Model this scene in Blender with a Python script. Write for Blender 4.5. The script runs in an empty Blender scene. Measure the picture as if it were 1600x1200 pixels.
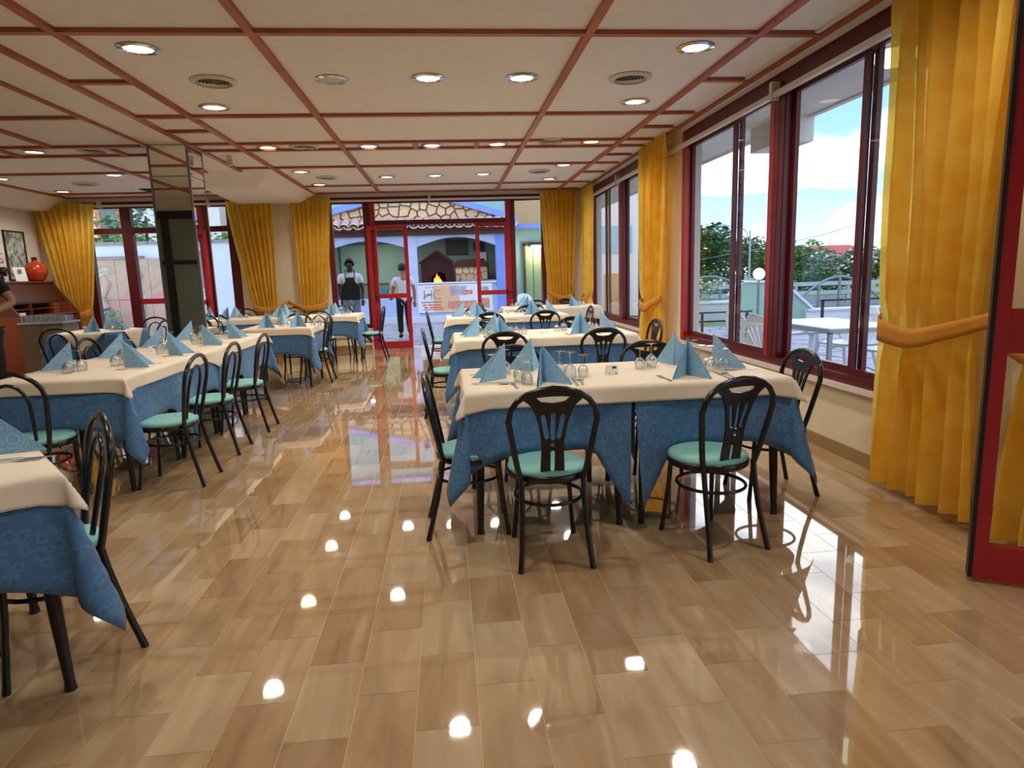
import bpy, bmesh, math, random
from mathutils import Vector, Matrix

S = bpy.context.scene
COL = S.collection
PI = math.pi
rnd = random.Random(11)

def rgb(r, g, b):
    f = lambda c: (c/255/12.92) if c/255 <= .04045 else ((c/255+.055)/1.055)**2.4
    return (f(r), f(g), f(b), 1.0)

# ------------------------------------------------------------------ camera
FOC, YAW, PITCH, ROLL, EYE = 1015.0, .0946, .16786, .03138, 1.38
_f = Vector((math.sin(YAW)*math.cos(PITCH), math.cos(YAW)*math.cos(PITCH), -math.sin(PITCH)))
_r = Vector((math.cos(YAW), -math.sin(YAW), 0))
_d = _f.cross(_r)
RIGHT = math.cos(ROLL)*_r + math.sin(ROLL)*_d
DOWN = -math.sin(ROLL)*_r + math.cos(ROLL)*_d
cam_data = bpy.data.cameras.new('camera')
cam_data.sensor_fit = 'HORIZONTAL'
cam_data.sensor_width = 36.0
cam_data.lens = FOC/1600*36.0
cam_data.clip_start = .05
cam_data.clip_end = 600
cam = bpy.data.objects.new('camera', cam_data)
COL.objects.link(cam)
cam.matrix_world = Matrix(((RIGHT.x, -DOWN.x, -_f.x, 0), (RIGHT.y, -DOWN.y, -_f.y, 0),
                           (RIGHT.z, -DOWN.z, -_f.z, EYE), (0, 0, 0, 1)))
S.camera = cam

def ray(px, py):
    return RIGHT*((px-800)/FOC) + DOWN*((py-600)/FOC) + _f
def onz(px, py, z):
    d = ray(px, py); t = (z-EYE)/d.z
    return Vector((0, 0, EYE)) + d*t
def ony(px, py, y):
    d = ray(px, py)
    return Vector((0, 0, EYE)) + d*(y/d.y)

# ------------------------------------------------------------------ world, exposure
SKY_STRENGTH = 1.15
S.view_settings.view_transform = 'Standard'
S.view_settings.look = 'None'
S.view_settings.gamma = 1.0
S.view_settings.use_curve_mapping = False
S.view_settings.exposure = 0.66
S.cycles.use_denoising = True
S.cycles.use_adaptive_sampling = True
S.cycles.adaptive_threshold = .03
S.cycles.max_bounces = 7
S.cycles.diffuse_bounces = 3
S.cycles.glossy_bounces = 4
S.cycles.transmission_bounces = 8
S.cycles.transparent_max_bounces = 12
S.cycles.sample_clamp_indirect = 6.0
S.cycles.caustics_reflective = False
S.cycles.caustics_refractive = False

W = bpy.data.worlds.new('sky'); S.world = W
W.use_nodes = True
nt = W.node_tree; N = nt.nodes; L = nt.links
N.clear()
tc = N.new('ShaderNodeTexCoord')
sep = N.new('ShaderNodeSeparateXYZ'); L.new(tc.outputs['Generated'], sep.inputs[0])
grad = N.new('ShaderNodeValToRGB'); L.new(sep.outputs['Z'], grad.inputs[0])
cr = grad.color_ramp
cr.elements[0].position = 0.0; cr.elements[0].color = (.70, .86, 1.0, 1)
cr.elements[1].position = .60; cr.elements[1].color = (.16, .34, .78, 1)
e = cr.elements.new(.10); e.color = (.42, .66, .98, 1)
e = cr.elements.new(.25); e.color = (.24, .48, .92, 1)
mp = N.new('ShaderNodeMapping'); L.new(tc.outputs['Generated'], mp.inputs[0])
mp.inputs['Scale'].default_value = (1.6, 1.6, 5.0)
mp.inputs['Location'].default_value = (.35, .2, .3)
nz = N.new('ShaderNodeTexNoise'); L.new(mp.outputs[0], nz.inputs['Vector'])
nz.inputs['Scale'].default_value = 1.7; nz.inputs['Detail'].default_value = 5.0
nz.inputs['Roughness'].default_value = .52
cl = N.new('ShaderNodeValToRGB'); L.new(nz.outputs[0], cl.inputs[0])
cl.color_ramp.elements[0].position = .49; cl.color_ramp.elements[0].color = (0, 0, 0, 1)
cl.color_ramp.elements[1].position = .64; cl.color_ramp.elements[1].color = (1, 1, 1, 1)
mx = N.new('ShaderNodeMix'); mx.data_type = 'RGBA'
L.new(cl.outputs[0], mx.inputs[0]); L.new(grad.outputs[0], mx.inputs[6])
mx.inputs[7].default_value = (2.2, 2.22, 2.3, 1)
bg = N.new('ShaderNodeBackground'); L.new(mx.outputs[2], bg.inputs[0])
bg.inputs[1].default_value = SKY_STRENGTH
wo = N.new('ShaderNodeOutputWorld'); L.new(bg.outputs[0], wo.inputs[0])

DOWNLIGHT_W = 43.0

# ------------------------------------------------------------------ mesh helper
class MB:
    def __init__(self):
        self.v = []; self.f = []
    def add(self, vs, fs):
        o = len(self.v)
        self.v += [tuple(p) for p in vs]
        self.f += [tuple(i+o for i in q) for q in fs]
        return self
    def box(self, x0, x1, y0, y1, z0, z1):
        vs = [(x, y, z) for z in (z0, z1) for y in (y0, y1) for x in (x0, x1)]
        return self.add(vs, [(0, 2, 3, 1), (4, 5, 7, 6), (0, 1, 5, 4), (2, 6, 7, 3), (0, 4, 6, 2), (1, 3, 7, 5)])
    def obox(self, c, sx, sy, sz, rot=None):
        m = rot or Matrix.Identity(3); c = Vector(c)
        vs = [c + m @ Vector((x*sx/2, y*sy/2, z*sz/2)) for z in (-1, 1) for y in (-1, 1) for x in (-1, 1)]
        return self.add(vs, [(0, 2, 3, 1), (4, 5, 7, 6), (0, 1, 5, 4), (2, 6, 7, 3), (0, 4, 6, 2), (1, 3, 7, 5)])
    def bar(self, a, b, w, h=None, up=(0, 0, 1)):
        a = Vector(a); b = Vector(b); h = h or w
        d = b-a; n = d.normalized(); u = Vector(up)
        if abs(n.dot(u)) > .95: u = Vector((1, 0, 0))
        s = n.cross(u).normalized(); u = s.cross(n)
        return self.obox((a+b)/2, w, d.length, h, Matrix((s, n, u)).transposed())
    def tube(self, pts, r, n=8, closed=False, flat=None):
        pts = [Vector(p) for p in pts]; k = len(pts)
        rs = r if isinstance(r, (list, tuple)) else [r]*k
        o = len(self.v); prev = None
        for i, p in enumerate(pts):
            if closed: t = pts[(i+1) % k]-pts[i-1]
            else: t = pts[min(i+1, k-1)]-pts[max(i-1, 0)]
            t.normalize()
            if prev is None:
                u = Vector((0, 0, 1)) if abs(t.z) < .9 else Vector((0, 1, 0))
            else: u = prev
            s = t.cross(u).normalized(); u = s.cross(t).normalized(); prev = u
            for j in range(n):
                a = 2*PI*j/n
                self.v.append(tuple(p + (s*math.cos(a)+u*math.sin(a)*(flat or 1))*rs[i]))
        for i in range(k if closed else k-1):
            for j in range(n):
                a = o+i*n+j; b = o+i*n+(j+1) % n
                c = o+((i+1) % k)*n+(j+1) % n; d = o+((i+1) % k)*n+j
                self.f.append((a, b, c, d))
        if not closed:
            self.f.append(tuple(o+j for j in reversed(range(n))))
            self.f.append(tuple(o+(k-1)*n+j for j in range(n)))
        return self
    def lathe(self, prof, n=16, c=(0, 0, 0), cap=True):
        o = len(self.v); k = len(prof)
        for r, z in prof:
            for j in range(n):
                a = 2*PI*j/n
                self.v.append((c[0]+r*math.cos(a), c[1]+r*math.sin(a), c[2]+z))
        for i in range(k-1):
            for j in range(n):
                self.f.append((o+i*n+j, o+i*n+(j+1) % n, o+(i+1)*n+(j+1) % n, o+(i+1)*n+j))
        if cap:
            if prof[0][0] > 1e-6: self.f.append(tuple(o+j for j in reversed(range(n))))
            if prof[-1][0] > 1e-6: self.f.append(tuple(o+(k-1)*n+j for j in range(n)))
        return self
    def prism(self, poly, a, b, fn):
        """poly of 2-d points; fn(u, v, w) -> 3-d; extruded from w=a to w=b"""
        k = len(poly)
        vs = [fn(u, v, a) for u, v in poly]+[fn(u, v, b) for u, v in poly]
        fs = [tuple(reversed(range(k))), tuple(range(k, 2*k))]
        fs += [(i, (i+1) % k, k+(i+1) % k, k+i) for i in range(k)]
        return self.add(vs, fs)
    def grid(self, us, vs, fn, flip=False):
        o = len(self.v); nu = len(us); nv = len(vs)
        for u in us:
            for v in vs:
                self.v.append(tuple(fn(u, v)))
        for i in range(nu-1):
            for j in range(nv-1):
                q = (o+i*nv+j, o+(i+1)*nv+j, o+(i+1)*nv+j+1, o+i*nv+j+1)
                self.f.append(tuple(reversed(q)) if flip else q)
        return self
    def mesh(self, name, smooth=None):
        me = bpy.data.meshes.new(name)
        me.from_pydata(self.v, [], self.f)
        me.validate(); me.update()
        if smooth is not None:
            me.polygons.foreach_set('use_smooth', [True]*len(me.polygons))
            if smooth < 179: me.set_sharp_from_angle(angle=math.radians(smooth))
        return me
    def build(self, name, m, parent=None, smooth=None, loc=None, rz=0):
        me = self.mesh(name, smooth)
        me.materials.append(m)
        return link(name, me, parent, loc, rz)

def link(name, data, parent=None, loc=None, rz=0):
    o = bpy.data.objects.new(name, data); COL.objects.link(o)
    if parent: o.parent = parent
    if loc is not None: o.location = loc
    if rz: o.rotation_euler = (0, 0, rz)
    return o
def tag(o, label, cat, group=None):
    o['label'] = label; o['category'] = cat
    if group: o['group'] = group
    return o
def thing(name, label, cat, loc=(0, 0, 0), rz=0, group=None):
    o = link(name, None, None, loc, rz); o.empty_display_size = .1
    return tag(o, label, cat, group)
def struct(o):
    o['kind'] = 'structure'; return o
def stuff(o):
    o['kind'] = 'stuff'; return o
def kids(o):
    return KIDS.get(o.name) or list(o.children)
KIDS = {}
def clone(root, loc, rz, label, group=None, cat=None):
    r = root.copy(); COL.objects.link(r); r.location = loc; r.rotation_euler = (0, 0, rz)
    r['label'] = label
    if group: r['group'] = group
    for ch in list(root.children):
        c = ch.copy(); COL.objects.link(c); c.parent = r
        for g in list(ch.children):
            d = g.copy(); COL.objects.link(d); d.parent = c
    return r
class Proto:
    """first placement moves the original, the others copy it"""
    def __init__(self, root): self.root = root; self.used = False
    def put(self, loc, rz, label, group=None):
        if not self.used:
            self.used = True; o = self.root
            o.location = loc; o.rotation_euler = (0, 0, rz); o['label'] = label
            if group: o['group'] = group
            return o
        return clone(self.root, loc, rz, label, group)

def plate(outer, holes, thick, res=1):
    """flat plate with holes in the XY plane (z = 0 .. thick) -> (verts, faces)"""
    cu = bpy.data.curves.new('plate', 'CURVE'); cu.dimensions = '2D'; cu.fill_mode = 'BOTH'
    cu.extrude = thick/2
    for poly in [outer]+list(holes):
        sp = cu.splines.new('POLY'); sp.points.add(len(poly)-1); sp.use_cyclic_u = True
        for i, (x, y) in enumerate(poly): sp.points[i].co = (x, y, 0, 1)
    o = bpy.data.objects.new('plate', cu); COL.objects.link(o)
    dg = bpy.context.evaluated_depsgraph_get()
    me = bpy.data.meshes.new_from_object(o.evaluated_get(dg))
    vs = [v.co.copy() for v in me.vertices]; fs = [tuple(p.vertices) for p in me.polygons]
    bpy.data.objects.remove(o); bpy.data.curves.remove(cu); bpy.data.meshes.remove(me)
    return vs, fs
def text_geo(txt, size, thick=.002, align='CENTER', bold=0):
    cu = bpy.data.curves.new('text', 'FONT'); cu.body = txt; cu.size = size; cu.extrude = thick/2
    cu.align_x = align; cu.align_y = 'CENTER'; cu.offset = bold; cu.resolution_u = 3
    o = bpy.data.objects.new('text', cu); COL.objects.link(o)
    dg = bpy.context.evaluated_depsgraph_get()
    me = bpy.data.meshes.new_from_object(o.evaluated_get(dg))
    vs = [v.co.copy() for v in me.vertices]; fs = [tuple(p.vertices) for p in me.polygons]
    bpy.data.objects.remove(o); bpy.data.curves.remove(cu); bpy.data.meshes.remove(me)
    return vs, fs

def clip_half(poly, p, n):
    out = []
    for i in range(len(poly)):
        a = poly[i]; b = poly[(i+1) % len(poly)]
        da = (a[0]-p[0])*n[0]+(a[1]-p[1])*n[1]; db = (b[0]-p[0])*n[0]+(b[1]-p[1])*n[1]
        if da <= 0: out.append(a)
        if da*db < 0:
            t = da/(da-db); out.append((a[0]+(b[0]-a[0])*t, a[1]+(b[1]-a[1])*t))
    return out
def voronoi(seeds, bound, gap):
    cells = []
    for i, s in enumerate(seeds):
        c = list(bound)
        for j, q in enumerate(seeds):
            if i == j: continue
            dx, dy = q[0]-s[0], q[1]-s[1]; dl = math.hypot(dx, dy)
            if dl > 3.2*VOR_R: continue
            n = (dx/dl, dy/dl)
            m = (s[0]+dx/2-n[0]*gap/2, s[1]+dy/2-n[1]*gap/2)
            c = clip_half(c, m, n)
            if len(c) < 3: break
        if len(c) >= 3: cells.append(c)
    return cells
VOR_R = 1.0

# ------------------------------------------------------------------ materials
MAT = {}
def nodes(name):
    m = bpy.data.materials.new(name); m.use_nodes = True
    t = m.node_tree; b = t.nodes['Principled BSDF']
    MAT[name] = m
    return m, t, b
def mixc(t, fac, a, b, typ='MIX'):
    n = t.nodes.new('ShaderNodeMix'); n.data_type = 'RGBA'; n.blend_type = typ
    for s, v in ((0, fac), (6, a), (7, b)):
        if hasattr(v, 'is_linked') or hasattr(v, 'links'): t.links.new(v, n.inputs[s])
        else: n.inputs[s].default_value = v
    return n.outputs[2]
def coords(t, scale=(1, 1, 1), kind='Object', loc=(0, 0, 0), rot=(0, 0, 0)):
    c = t.nodes.new('ShaderNodeTexCoord'); m = t.nodes.new('ShaderNodeMapping')
    t.links.new(c.outputs[kind], m.inputs[0])
    m.inputs['Scale'].default_value = scale; m.inputs['Location'].default_value = loc
    m.inputs['Rotation'].default_value = rot
    return m.outputs[0]
def noise(t, vec, scale, detail=3, rough=.5, dist=0):
    n = t.nodes.new('ShaderNodeTexNoise'); t.links.new(vec, n.inputs['Vector'])
    n.inputs['Scale'].default_value = scale; n.inputs['Detail'].default_value = detail
    n.inputs['Roughness'].default_value = rough; n.inputs['Distortion'].default_value = dist
    return n.outputs[0]
def ramp(t, fac, stops):
    n = t.nodes.new('ShaderNodeValToRGB'); t.links.new(fac, n.inputs[0])
    r = n.color_ramp
    while len(r.elements) < len(stops): r.elements.new(.5)
    for e, (p, c) in zip(r.elements, stops): e.position = p; e.color = c
    return n.outputs[0]
def bump(t, b, h, strength, dist=.01):
    n = t.nodes.new('ShaderNodeBump'); t.links.new(h, n.inputs['Height'])
    n.inputs['Strength'].default_value = strength; n.inputs['Distance'].default_value = dist
    t.links.new(n.outputs[0], b.inputs['Normal'])
def scl(c, k): return (min(1, c[0]*k), min(1, c[1]*k), min(1, c[2]*k), 1)
def basic(name, c, rough=.5, metal=0, var=.1, scale=12, bmp=0, bscale=150, stretch=(1, 1, 1), spec=.5, coat=0, detail=3):
    m, t, b = nodes(name)
    v = coords(t, stretch)
    n = noise(t, v, scale, detail)
    col = ramp(t, n, [(.25, scl(c, 1-var)), (.75, scl(c, 1+var))])
    t.links.new(col, b.inputs['Base Color'])
    b.inputs['Roughness'].default_value = rough; b.inputs['Metallic'].default_value = metal
    b.inputs['Specular IOR Level'].default_value = spec
    b.inputs['Coat Weight'].default_value = coat
    if bmp: bump(t, b, noise(t, v, bscale, 4, .6), bmp, .004)
    return m
def emit(name, c, s):
    m, t, b = nodes(name)
    v = coords(t); n = noise(t, v, 8)
    col = ramp(t, n, [(.2, scl(c, .94)), (.8, c)])
    t.links.new(col, b.inputs['Base Color']); t.links.new(col, b.inputs['Emission Color'])
    b.inputs['Emission Strength'].default_value = s
    return m

# plaster
basic('wall_paint', rgb(222, 208, 176), .75, var=.03, bmp=.35, bscale=220)
basic('wall_white', rgb(232, 224, 214), .75, var=.03, bmp=.3, bscale=180)
basic('ceiling_paint', rgb(236, 233, 228), .85, var=.03, bmp=.5, bscale=140)
basic('skirting_stone', rgb(150, 120, 76), .35, var=.15, scale=9)
basic('batten_wood', rgb(168, 92, 60), .45, var=.28, scale=5, stretch=(1, 1, 6), bmp=.1, bscale=40)
basic('marble_sill', rgb(226, 214, 204), .3, var=.06, scale=6)
basic('red_paint_lit', rgb(168, 24, 36), .32, var=.06, scale=6, coat=.2)  # frame red brightened: light on the lit faces put into the colour
basic('red_dark', rgb(92, 16, 22), .35, var=.08, scale=6)  # same frame red darkened for shaded frame parts; also the vase neck band
basic('seal_black', rgb(22, 18, 20), .5, var=.1)
basic('rail_white', rgb(224, 216, 204), .4, var=.03)
basic('black_metal', rgb(16, 14, 15), .24, var=.1, spec=.6)
basic('teal_vinyl', rgb(130, 192, 184), .5, var=.06, scale=18, bmp=.12, bscale=300)
basic('table_leg', rgb(28, 20, 20), .35, var=.2)
basic('table_wood', rgb(90, 62, 44), .5, var=.15)
basic('steel', rgb(200, 200, 205), .22, metal=1, var=.04)
basic('chrome', rgb(215, 215, 218), .14, metal=1, var=.03)
basic('aluminium', rgb(150, 150, 150), .4, metal=.8, var=.06)
basic('paper_white', rgb(238, 236, 230), .7, var=.02)
basic('ink_dark', rgb(52, 52, 58), .7, var=.05)
basic('ceramic_white', rgb(236, 234, 228), .25, var=.02)
basic('plastic_white', rgb(240, 242, 246), .38, var=.02)
basic('vent_dark', rgb(40, 36, 34), .7, var=.1)
basic('vent_white', rgb(214, 206, 192), .5, var=.03)
basic('wood_orange', rgb(150, 72, 34), .4, var=.22, scale=4, stretch=(1, 1, .25))
basic('wood_dark', rgb(66, 34, 24), .4, var=.25, scale=4, stretch=(.3, 1, 1))
basic('wood_mid', rgb(120, 66, 38), .4, var=.22, scale=4, stretch=(.3, 1, 1))
basic('grey_cabinet', rgb(120, 104, 84), .5, var=.08)
basic('vase_red', rgb(196, 56, 22), .25, var=.3, scale=5, coat=.4)
basic('frame_black', rgb(30, 24, 24), .4, var=.1)
basic('dark_plant', rgb(48, 26, 24), .7, var=.35, scale=20)
basic('flower_pink', rgb(214, 160, 160), .7, var=.2)
# outdoors
basic('terrace_mortar', rgb(150, 146, 150), .8, var=.12, scale=4)
basic('flagstone', rgb(160, 158, 168), .6, var=.22, scale=1.3, bmp=.3, bscale=30)
basic('curb_white', rgb(226, 226, 232), .6, var=.06)
basic('pavilion_blue', rgb(196, 206, 238), .7, var=.05, scale=3)
basic('pavilion_deep_blue', rgb(132, 156, 236), .6, var=.05, scale=3)
basic('pavilion_green', rgb(150, 178, 160), .7, var=.07, scale=2)
basic('pavilion_inside', rgb(128, 150, 140), .7, var=.08, scale=2)
basic('gable_mortar', rgb(112, 98, 86), .85, var=.15, scale=10)
basic('gable_stone', rgb(228, 190, 146), .75, var=.25, scale=2.2, bmp=.5, bscale=25)
basic('roof_tile', rgb(214, 178, 166), .75, var=.3, scale=3, bmp=.3, bscale=30)
basic('eave_wood', rgb(86, 52, 36), .7, var=.3, scale=4, stretch=(.3, 1, 1))
basic('siding_teal', rgb(170, 206, 208), .6, var=.05)
basic('oven_brick', rgb(64, 20, 17), .7, var=.3, scale=12, bmp=.4, bscale=30)
basic('oven_dark', rgb(24, 14, 14), .8, var=.2)
basic('ember', rgb(200, 50, 20), .8, var=.3)
basic('banner_cloth', rgb(244, 238, 234), .6, var=.02)
basic('banner_orange', rgb(242, 190, 140), .6, var=.06, scale=3)
basic('banner_photo', rgb(196, 178, 190), .6, var=.35, scale=9)
basic('banner_food', rgb(232, 150, 120), .6, var=.45, scale=14)
basic('print_grey', rgb(110, 104, 110), .6, var=.04)
basic('print_red', rgb(222, 104, 84), .6, var=.06)
basic('door_green', rgb(150, 168, 122), .5, var=.1, scale=3, stretch=(1, 1, .2))
basic('wood_post', rgb(120, 104, 92), .8, var=.2)
basic('crate_tan', rgb(206, 170, 110), .7, var=.15)
basic('crate_blue', rgb(70, 130, 160), .6, var=.15)
basic('garden_wall', rgb(226, 230, 240), .75, var=.04, scale=2)
basic('coping_grey', rgb(150, 146, 142), .8, var=.15)
basic('house_orange', rgb(236, 150, 96), .75, var=.08)
basic('house_white', rgb(244, 232, 226), .75, var=.04)
basic('house_tan', rgb(220, 176, 130), .75, var=.08)
basic('house_red', rgb(196, 84, 84), .7, var=.12, scale=3)
basic('parapet_green', rgb(150, 184, 166), .7, var=.06, scale=2)
basic('rail_grey', rgb(128, 138, 150), .45, metal=.3, var=.08)
basic('guard_steel', rgb(170, 178, 190), .4, metal=.5, var=.06)
basic('asphalt', rgb(110, 112, 120), .85, var=.15)
basic('grass', rgb(110, 140, 78), .9, var=.35, scale=4)
basic('bark', rgb(86, 70, 56), .85, var=.3)
basic('leaf_dark', rgb(66, 112, 52), .7, var=.5, scale=3)
basic('leaf_mid', rgb(104, 146, 66), .7, var=.45, scale=3)
basic('leaf_grey', rgb(120, 146, 118), .7, var=.35, scale=3)
basic('leaf_pale', rgb(150, 164, 120), .7, var=.3, scale=3)
basic('petal_white', rgb(244, 238, 240), .7, var=.04)
basic('concrete_pale', rgb(206, 204, 206), .7, var=.06, scale=3)
# people
basic('skin_tan', rgb(176, 124, 96), .55, var=.05)
basic('skin_brown', rgb(74, 48, 38), .5, var=.06)
basic('hair_dark', rgb(22, 17, 16), .6, var=.2, scale=60)
basic('cloth_black', rgb(18, 17, 20), .85, var=.2)
basic('cloth_white', rgb(232, 234, 242), .85, var=.04)
basic('cloth_grey', rgb(140, 148, 164), .85, var=.1)
emit('fire', (1.0, .20, .03, 1), 3.2)
emit('lens_lit', (1.0, .90, .70, 1), 3.0)
emit('lens_warm', (1.0, .74, .38, 1), 2.5)
emit('globe_lit', (1.0, .90, .78, 1), 3.2)
emit('eave_lamp_lit', (.86, 1.0, .72, 1), 1.6)
basic('lens_off', rgb(196, 198, 196), .2, var=.2, scale=30)

def m_floor():
    m, t, b = nodes('floor_tile')
    g = t.nodes.new('ShaderNodeNewGeometry')
    s = t.nodes.new('ShaderNodeSeparateXYZ'); t.links.new(g.outputs['Position'], s.inputs[0])
    def mt(op, a, b_=None):
        n = t.nodes.new('ShaderNodeMath'); n.operation = op
        for i, v in enumerate((a, b_)):
            if v is None: continue
            if isinstance(v, (int, float)): n.inputs[i].default_value = v
            else: t.links.new(v, n.inputs[i])
        return n.outputs[0]
    col = mt('FLOOR', mt('DIVIDE', mt('ADD', s.outputs[0], 20.16), .2))
    par = mt('MULTIPLY', mt('MODULO', col, 2.0), .2)
    row = mt('FLOOR', mt('DIVIDE', mt('ADD', mt('ADD', s.outputs[1], 20.18), par), .4))
    cx = t.nodes.new('ShaderNodeCombineXYZ'); t.links.new(col, cx.inputs[0]); t.links.new(row, cx.inputs[1])
    wn = t.nodes.new('ShaderNodeTexWhiteNoise'); wn.noise_dimensions = '3D'; t.links.new(cx.outputs[0], wn.inputs['Vector'])
    # streaks along the tile, shifted for each tile
    off = t.nodes.new('ShaderNodeVectorMath'); off.operation = 'SCALE'; t.links.new(wn.outputs['Color'], off.inputs[0]); off.inputs['Scale'].default_value = 30
    ad = t.nodes.new('ShaderNodeVectorMath'); ad.operation = 'ADD'; t.links.new(g.outputs['Position'], ad.inputs[0]); t.links.new(off.outputs[0], ad.inputs[1])
    mp_ = t.nodes.new('ShaderNodeMapping'); t.links.new(ad.outputs[0], mp_.inputs[0]); mp_.inputs['Scale'].default_value = (9, 1.1, 1)
    st = noise(t, mp_.outputs[0], 1.0, 5, .55, 1.2)
    mp2 = t.nodes.new('ShaderNodeMapping'); t.links.new(ad.outputs[0], mp2.inputs[0]); mp2.inputs['Scale'].default_value = (3, 1.2, 1)
    st2 = noise(t, mp2.outputs[0], 1.3, 3, .5, .8)
    a = ramp(t, wn.outputs['Value'], [(0, rgb(145, 108, 72)), (.3, rgb(174, 140, 101)), (.7, rgb(191, 161, 122)), (1, rgb(210, 185, 151))])
    bcol = ramp(t, st, [(.3, rgb(122, 85, 53)), (.5, rgb(173, 138, 99)), (.62, rgb(193, 164, 126)), (.72, rgb(226, 207, 178))])
    c1 = mixc(t, .42, a, bcol)
    c2 = ramp(t, st2, [(.3, rgb(142, 105, 68)), (.7, rgb(210, 181, 143))])
    c = mixc(t, .28, c1, c2)
    t.links.new(c, b.inputs['Base Color'])
    b.inputs['Roughness'].default_value = .035
    b.inputs['IOR'].default_value = 1.65
    b.inputs['Coat Weight'].default_value = .6; b.inputs['Coat Roughness'].default_value = .02
m_floor()
basic('grout', rgb(206, 178, 134), .6, var=.05)

def m_curtain():
    m, t, b = nodes('curtain_yellow')
    v = coords(t, (1, 1, 1)); n = noise(t, v, 6, 3)
    fine = noise(t, coords(t, (90, 90, 400)), 3, 2)
    c = ramp(t, n, [(.3, rgb(248, 200, 64)), (.7, rgb(255, 226, 112))])
    c = mixc(t, .12, c, ramp(t, fine, [(.4, rgb(214, 156, 36)), (.6, rgb(255, 226, 130))]))
    out = t.nodes['Material Output']
    d = t.nodes.new('ShaderNodeBsdfDiffuse'); t.links.new(c, d.inputs[0])
    tr = t.nodes.new('ShaderNodeBsdfTranslucent'); t.links.new(c, tr.inputs[0])
    tp = t.nodes.new('ShaderNodeBsdfTransparent'); tp.inputs[0].default_value = rgb(250, 215, 110)
    m1 = t.nodes.new('ShaderNodeMixShader'); m1.inputs[0].default_value = .58
    t.links.new(d.outputs[0], m1.inputs[1]); t.links.new(tr.outputs[0], m1.inputs[2])
    m2 = t.nodes.new('ShaderNodeMixShader'); m2.inputs[0].default_value = .12
    t.links.new(m1.outputs[0], m2.inputs[1]); t.links.new(tp.outputs[0], m2.inputs[2])
    t.links.new(m2.outputs[0], out.inputs[0]); t.nodes.remove(b)
m_curtain()
basic('curtain_tie', rgb(204, 132, 36), .8, var=.1, scale=20)

def m_pane():
    m, t, b = nodes('window_glass')
    out = t.nodes['Material Output']
    tp = t.nodes.new('ShaderNodeBsdfTransparent'); gl = t.nodes.new('ShaderNodeBsdfGlossy')
    v = coords(t); n = noise(t, v, 1.5)
    t.links.new(ramp(t, n, [(0, (.94, .97, .96, 1)), (1, (.97, .985, .98, 1))]), tp.inputs[0])
    gl.inputs['Roughness'].default_value = .01
    lw = t.nodes.new('ShaderNodeLayerWeight')
    p5 = t.nodes.new('ShaderNodeMath'); p5.operation = 'POWER'; t.links.new(lw.outputs['Facing'], p5.inputs[0]); p5.inputs[1].default_value = 5
    fr = t.nodes.new('ShaderNodeMath'); fr.operation = 'MULTIPLY_ADD'; t.links.new(p5.outputs[0], fr.inputs[0]); fr.inputs[1].default_value = .42; fr.inputs[2].default_value = .014
    mx_ = t.nodes.new('ShaderNodeMixShader')
    t.links.new(fr.outputs[0], mx_.inputs[0]); t.links.new(tp.outputs[0], mx_.inputs[1]); t.links.new(gl.outputs[0], mx_.inputs[2])
    t.links.new(mx_.outputs[0], out.inputs[0]); t.nodes.remove(b)
m_pane()
def m_glassware():
    m, t, b = nodes('glassware')
    out = t.nodes['Material Output']
    tp = t.nodes.new('ShaderNodeBsdfTransparent'); gl = t.nodes.new('ShaderNodeBsdfGlossy')
    v = coords(t); n = noise(t, v, 4)
    t.links.new(ramp(t, n, [(0, (.93, .95, .95, 1)), (1, (.98, .99, .99, 1))]), tp.inputs[0])
    gl.inputs['Roughness'].default_value = .10
    lw = t.nodes.new('ShaderNodeLayerWeight')
    p5 = t.nodes.new('ShaderNodeMath'); p5.operation = 'POWER'; t.links.new(lw.outputs['Facing'], p5.inputs[0]); p5.inputs[1].default_value = 1.6
    fr = t.nodes.new('ShaderNodeMath'); fr.operation = 'MULTIPLY_ADD'; t.links.new(p5.outputs[0], fr.inputs[0]); fr.inputs[1].default_value = .75; fr.inputs[2].default_value = .13
    mx_ = t.nodes.new('ShaderNodeMixShader')
    t.links.new(fr.outputs[0], mx_.inputs[0]); t.links.new(tp.outputs[0], mx_.inputs[1]); t.links.new(gl.outputs[0], mx_.inputs[2])
    t.links.new(mx_.outputs[0], out.inputs[0]); t.nodes.remove(b)
m_glassware()
def m_mirror():
    m, t, b = nodes('mirror')
    v = coords(t); n = noise(t, v, 2)
    t.links.new(ramp(t, n, [(0, (.90, .90, .85, 1)), (1, (.93, .93, .88, 1))]), b.inputs['Base Color'])
    b.inputs['Metallic'].default_value = 1; b.inputs['Roughness'].default_value = .015
m_mirror()
def m_blue():
    m, t, b = nodes('cloth_blue')
    v = coords(t)
    f1 = noise(t, v, 20, 3, .6, 1.6)
    vr = t.nodes.new('ShaderNodeTexVoronoi'); t.links.new(v, vr.inputs['Vector']); vr.inputs['Scale'].default_value = 24
    mixn = t.nodes.new('ShaderNodeMath'); mixn.operation = 'ADD'
    t.links.new(f1, mixn.inputs[0]); t.links.new(vr.outputs[0], mixn.inputs[1])
    c = ramp(t, mixn.outputs[0], [(.74, rgb(62, 106, 150)), (.80, rgb(80, 124, 166)), (1.05, rgb(80, 124, 166)), (1.12, rgb(64, 108, 154))])
    weave = noise(t, v, 700, 1)
    c = mixc(t, .12, c, ramp(t, weave, [(.4, rgb(40, 80, 124)), (.6, rgb(120, 160, 190))]))
    t.links.new(c, b.inputs['Base Color'])
    b.inputs['Roughness'].default_value = .75; b.inputs['Sheen Weight'].default_value = .15
    bump(t, b, weave, .15, .002)
m_blue()
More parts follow.
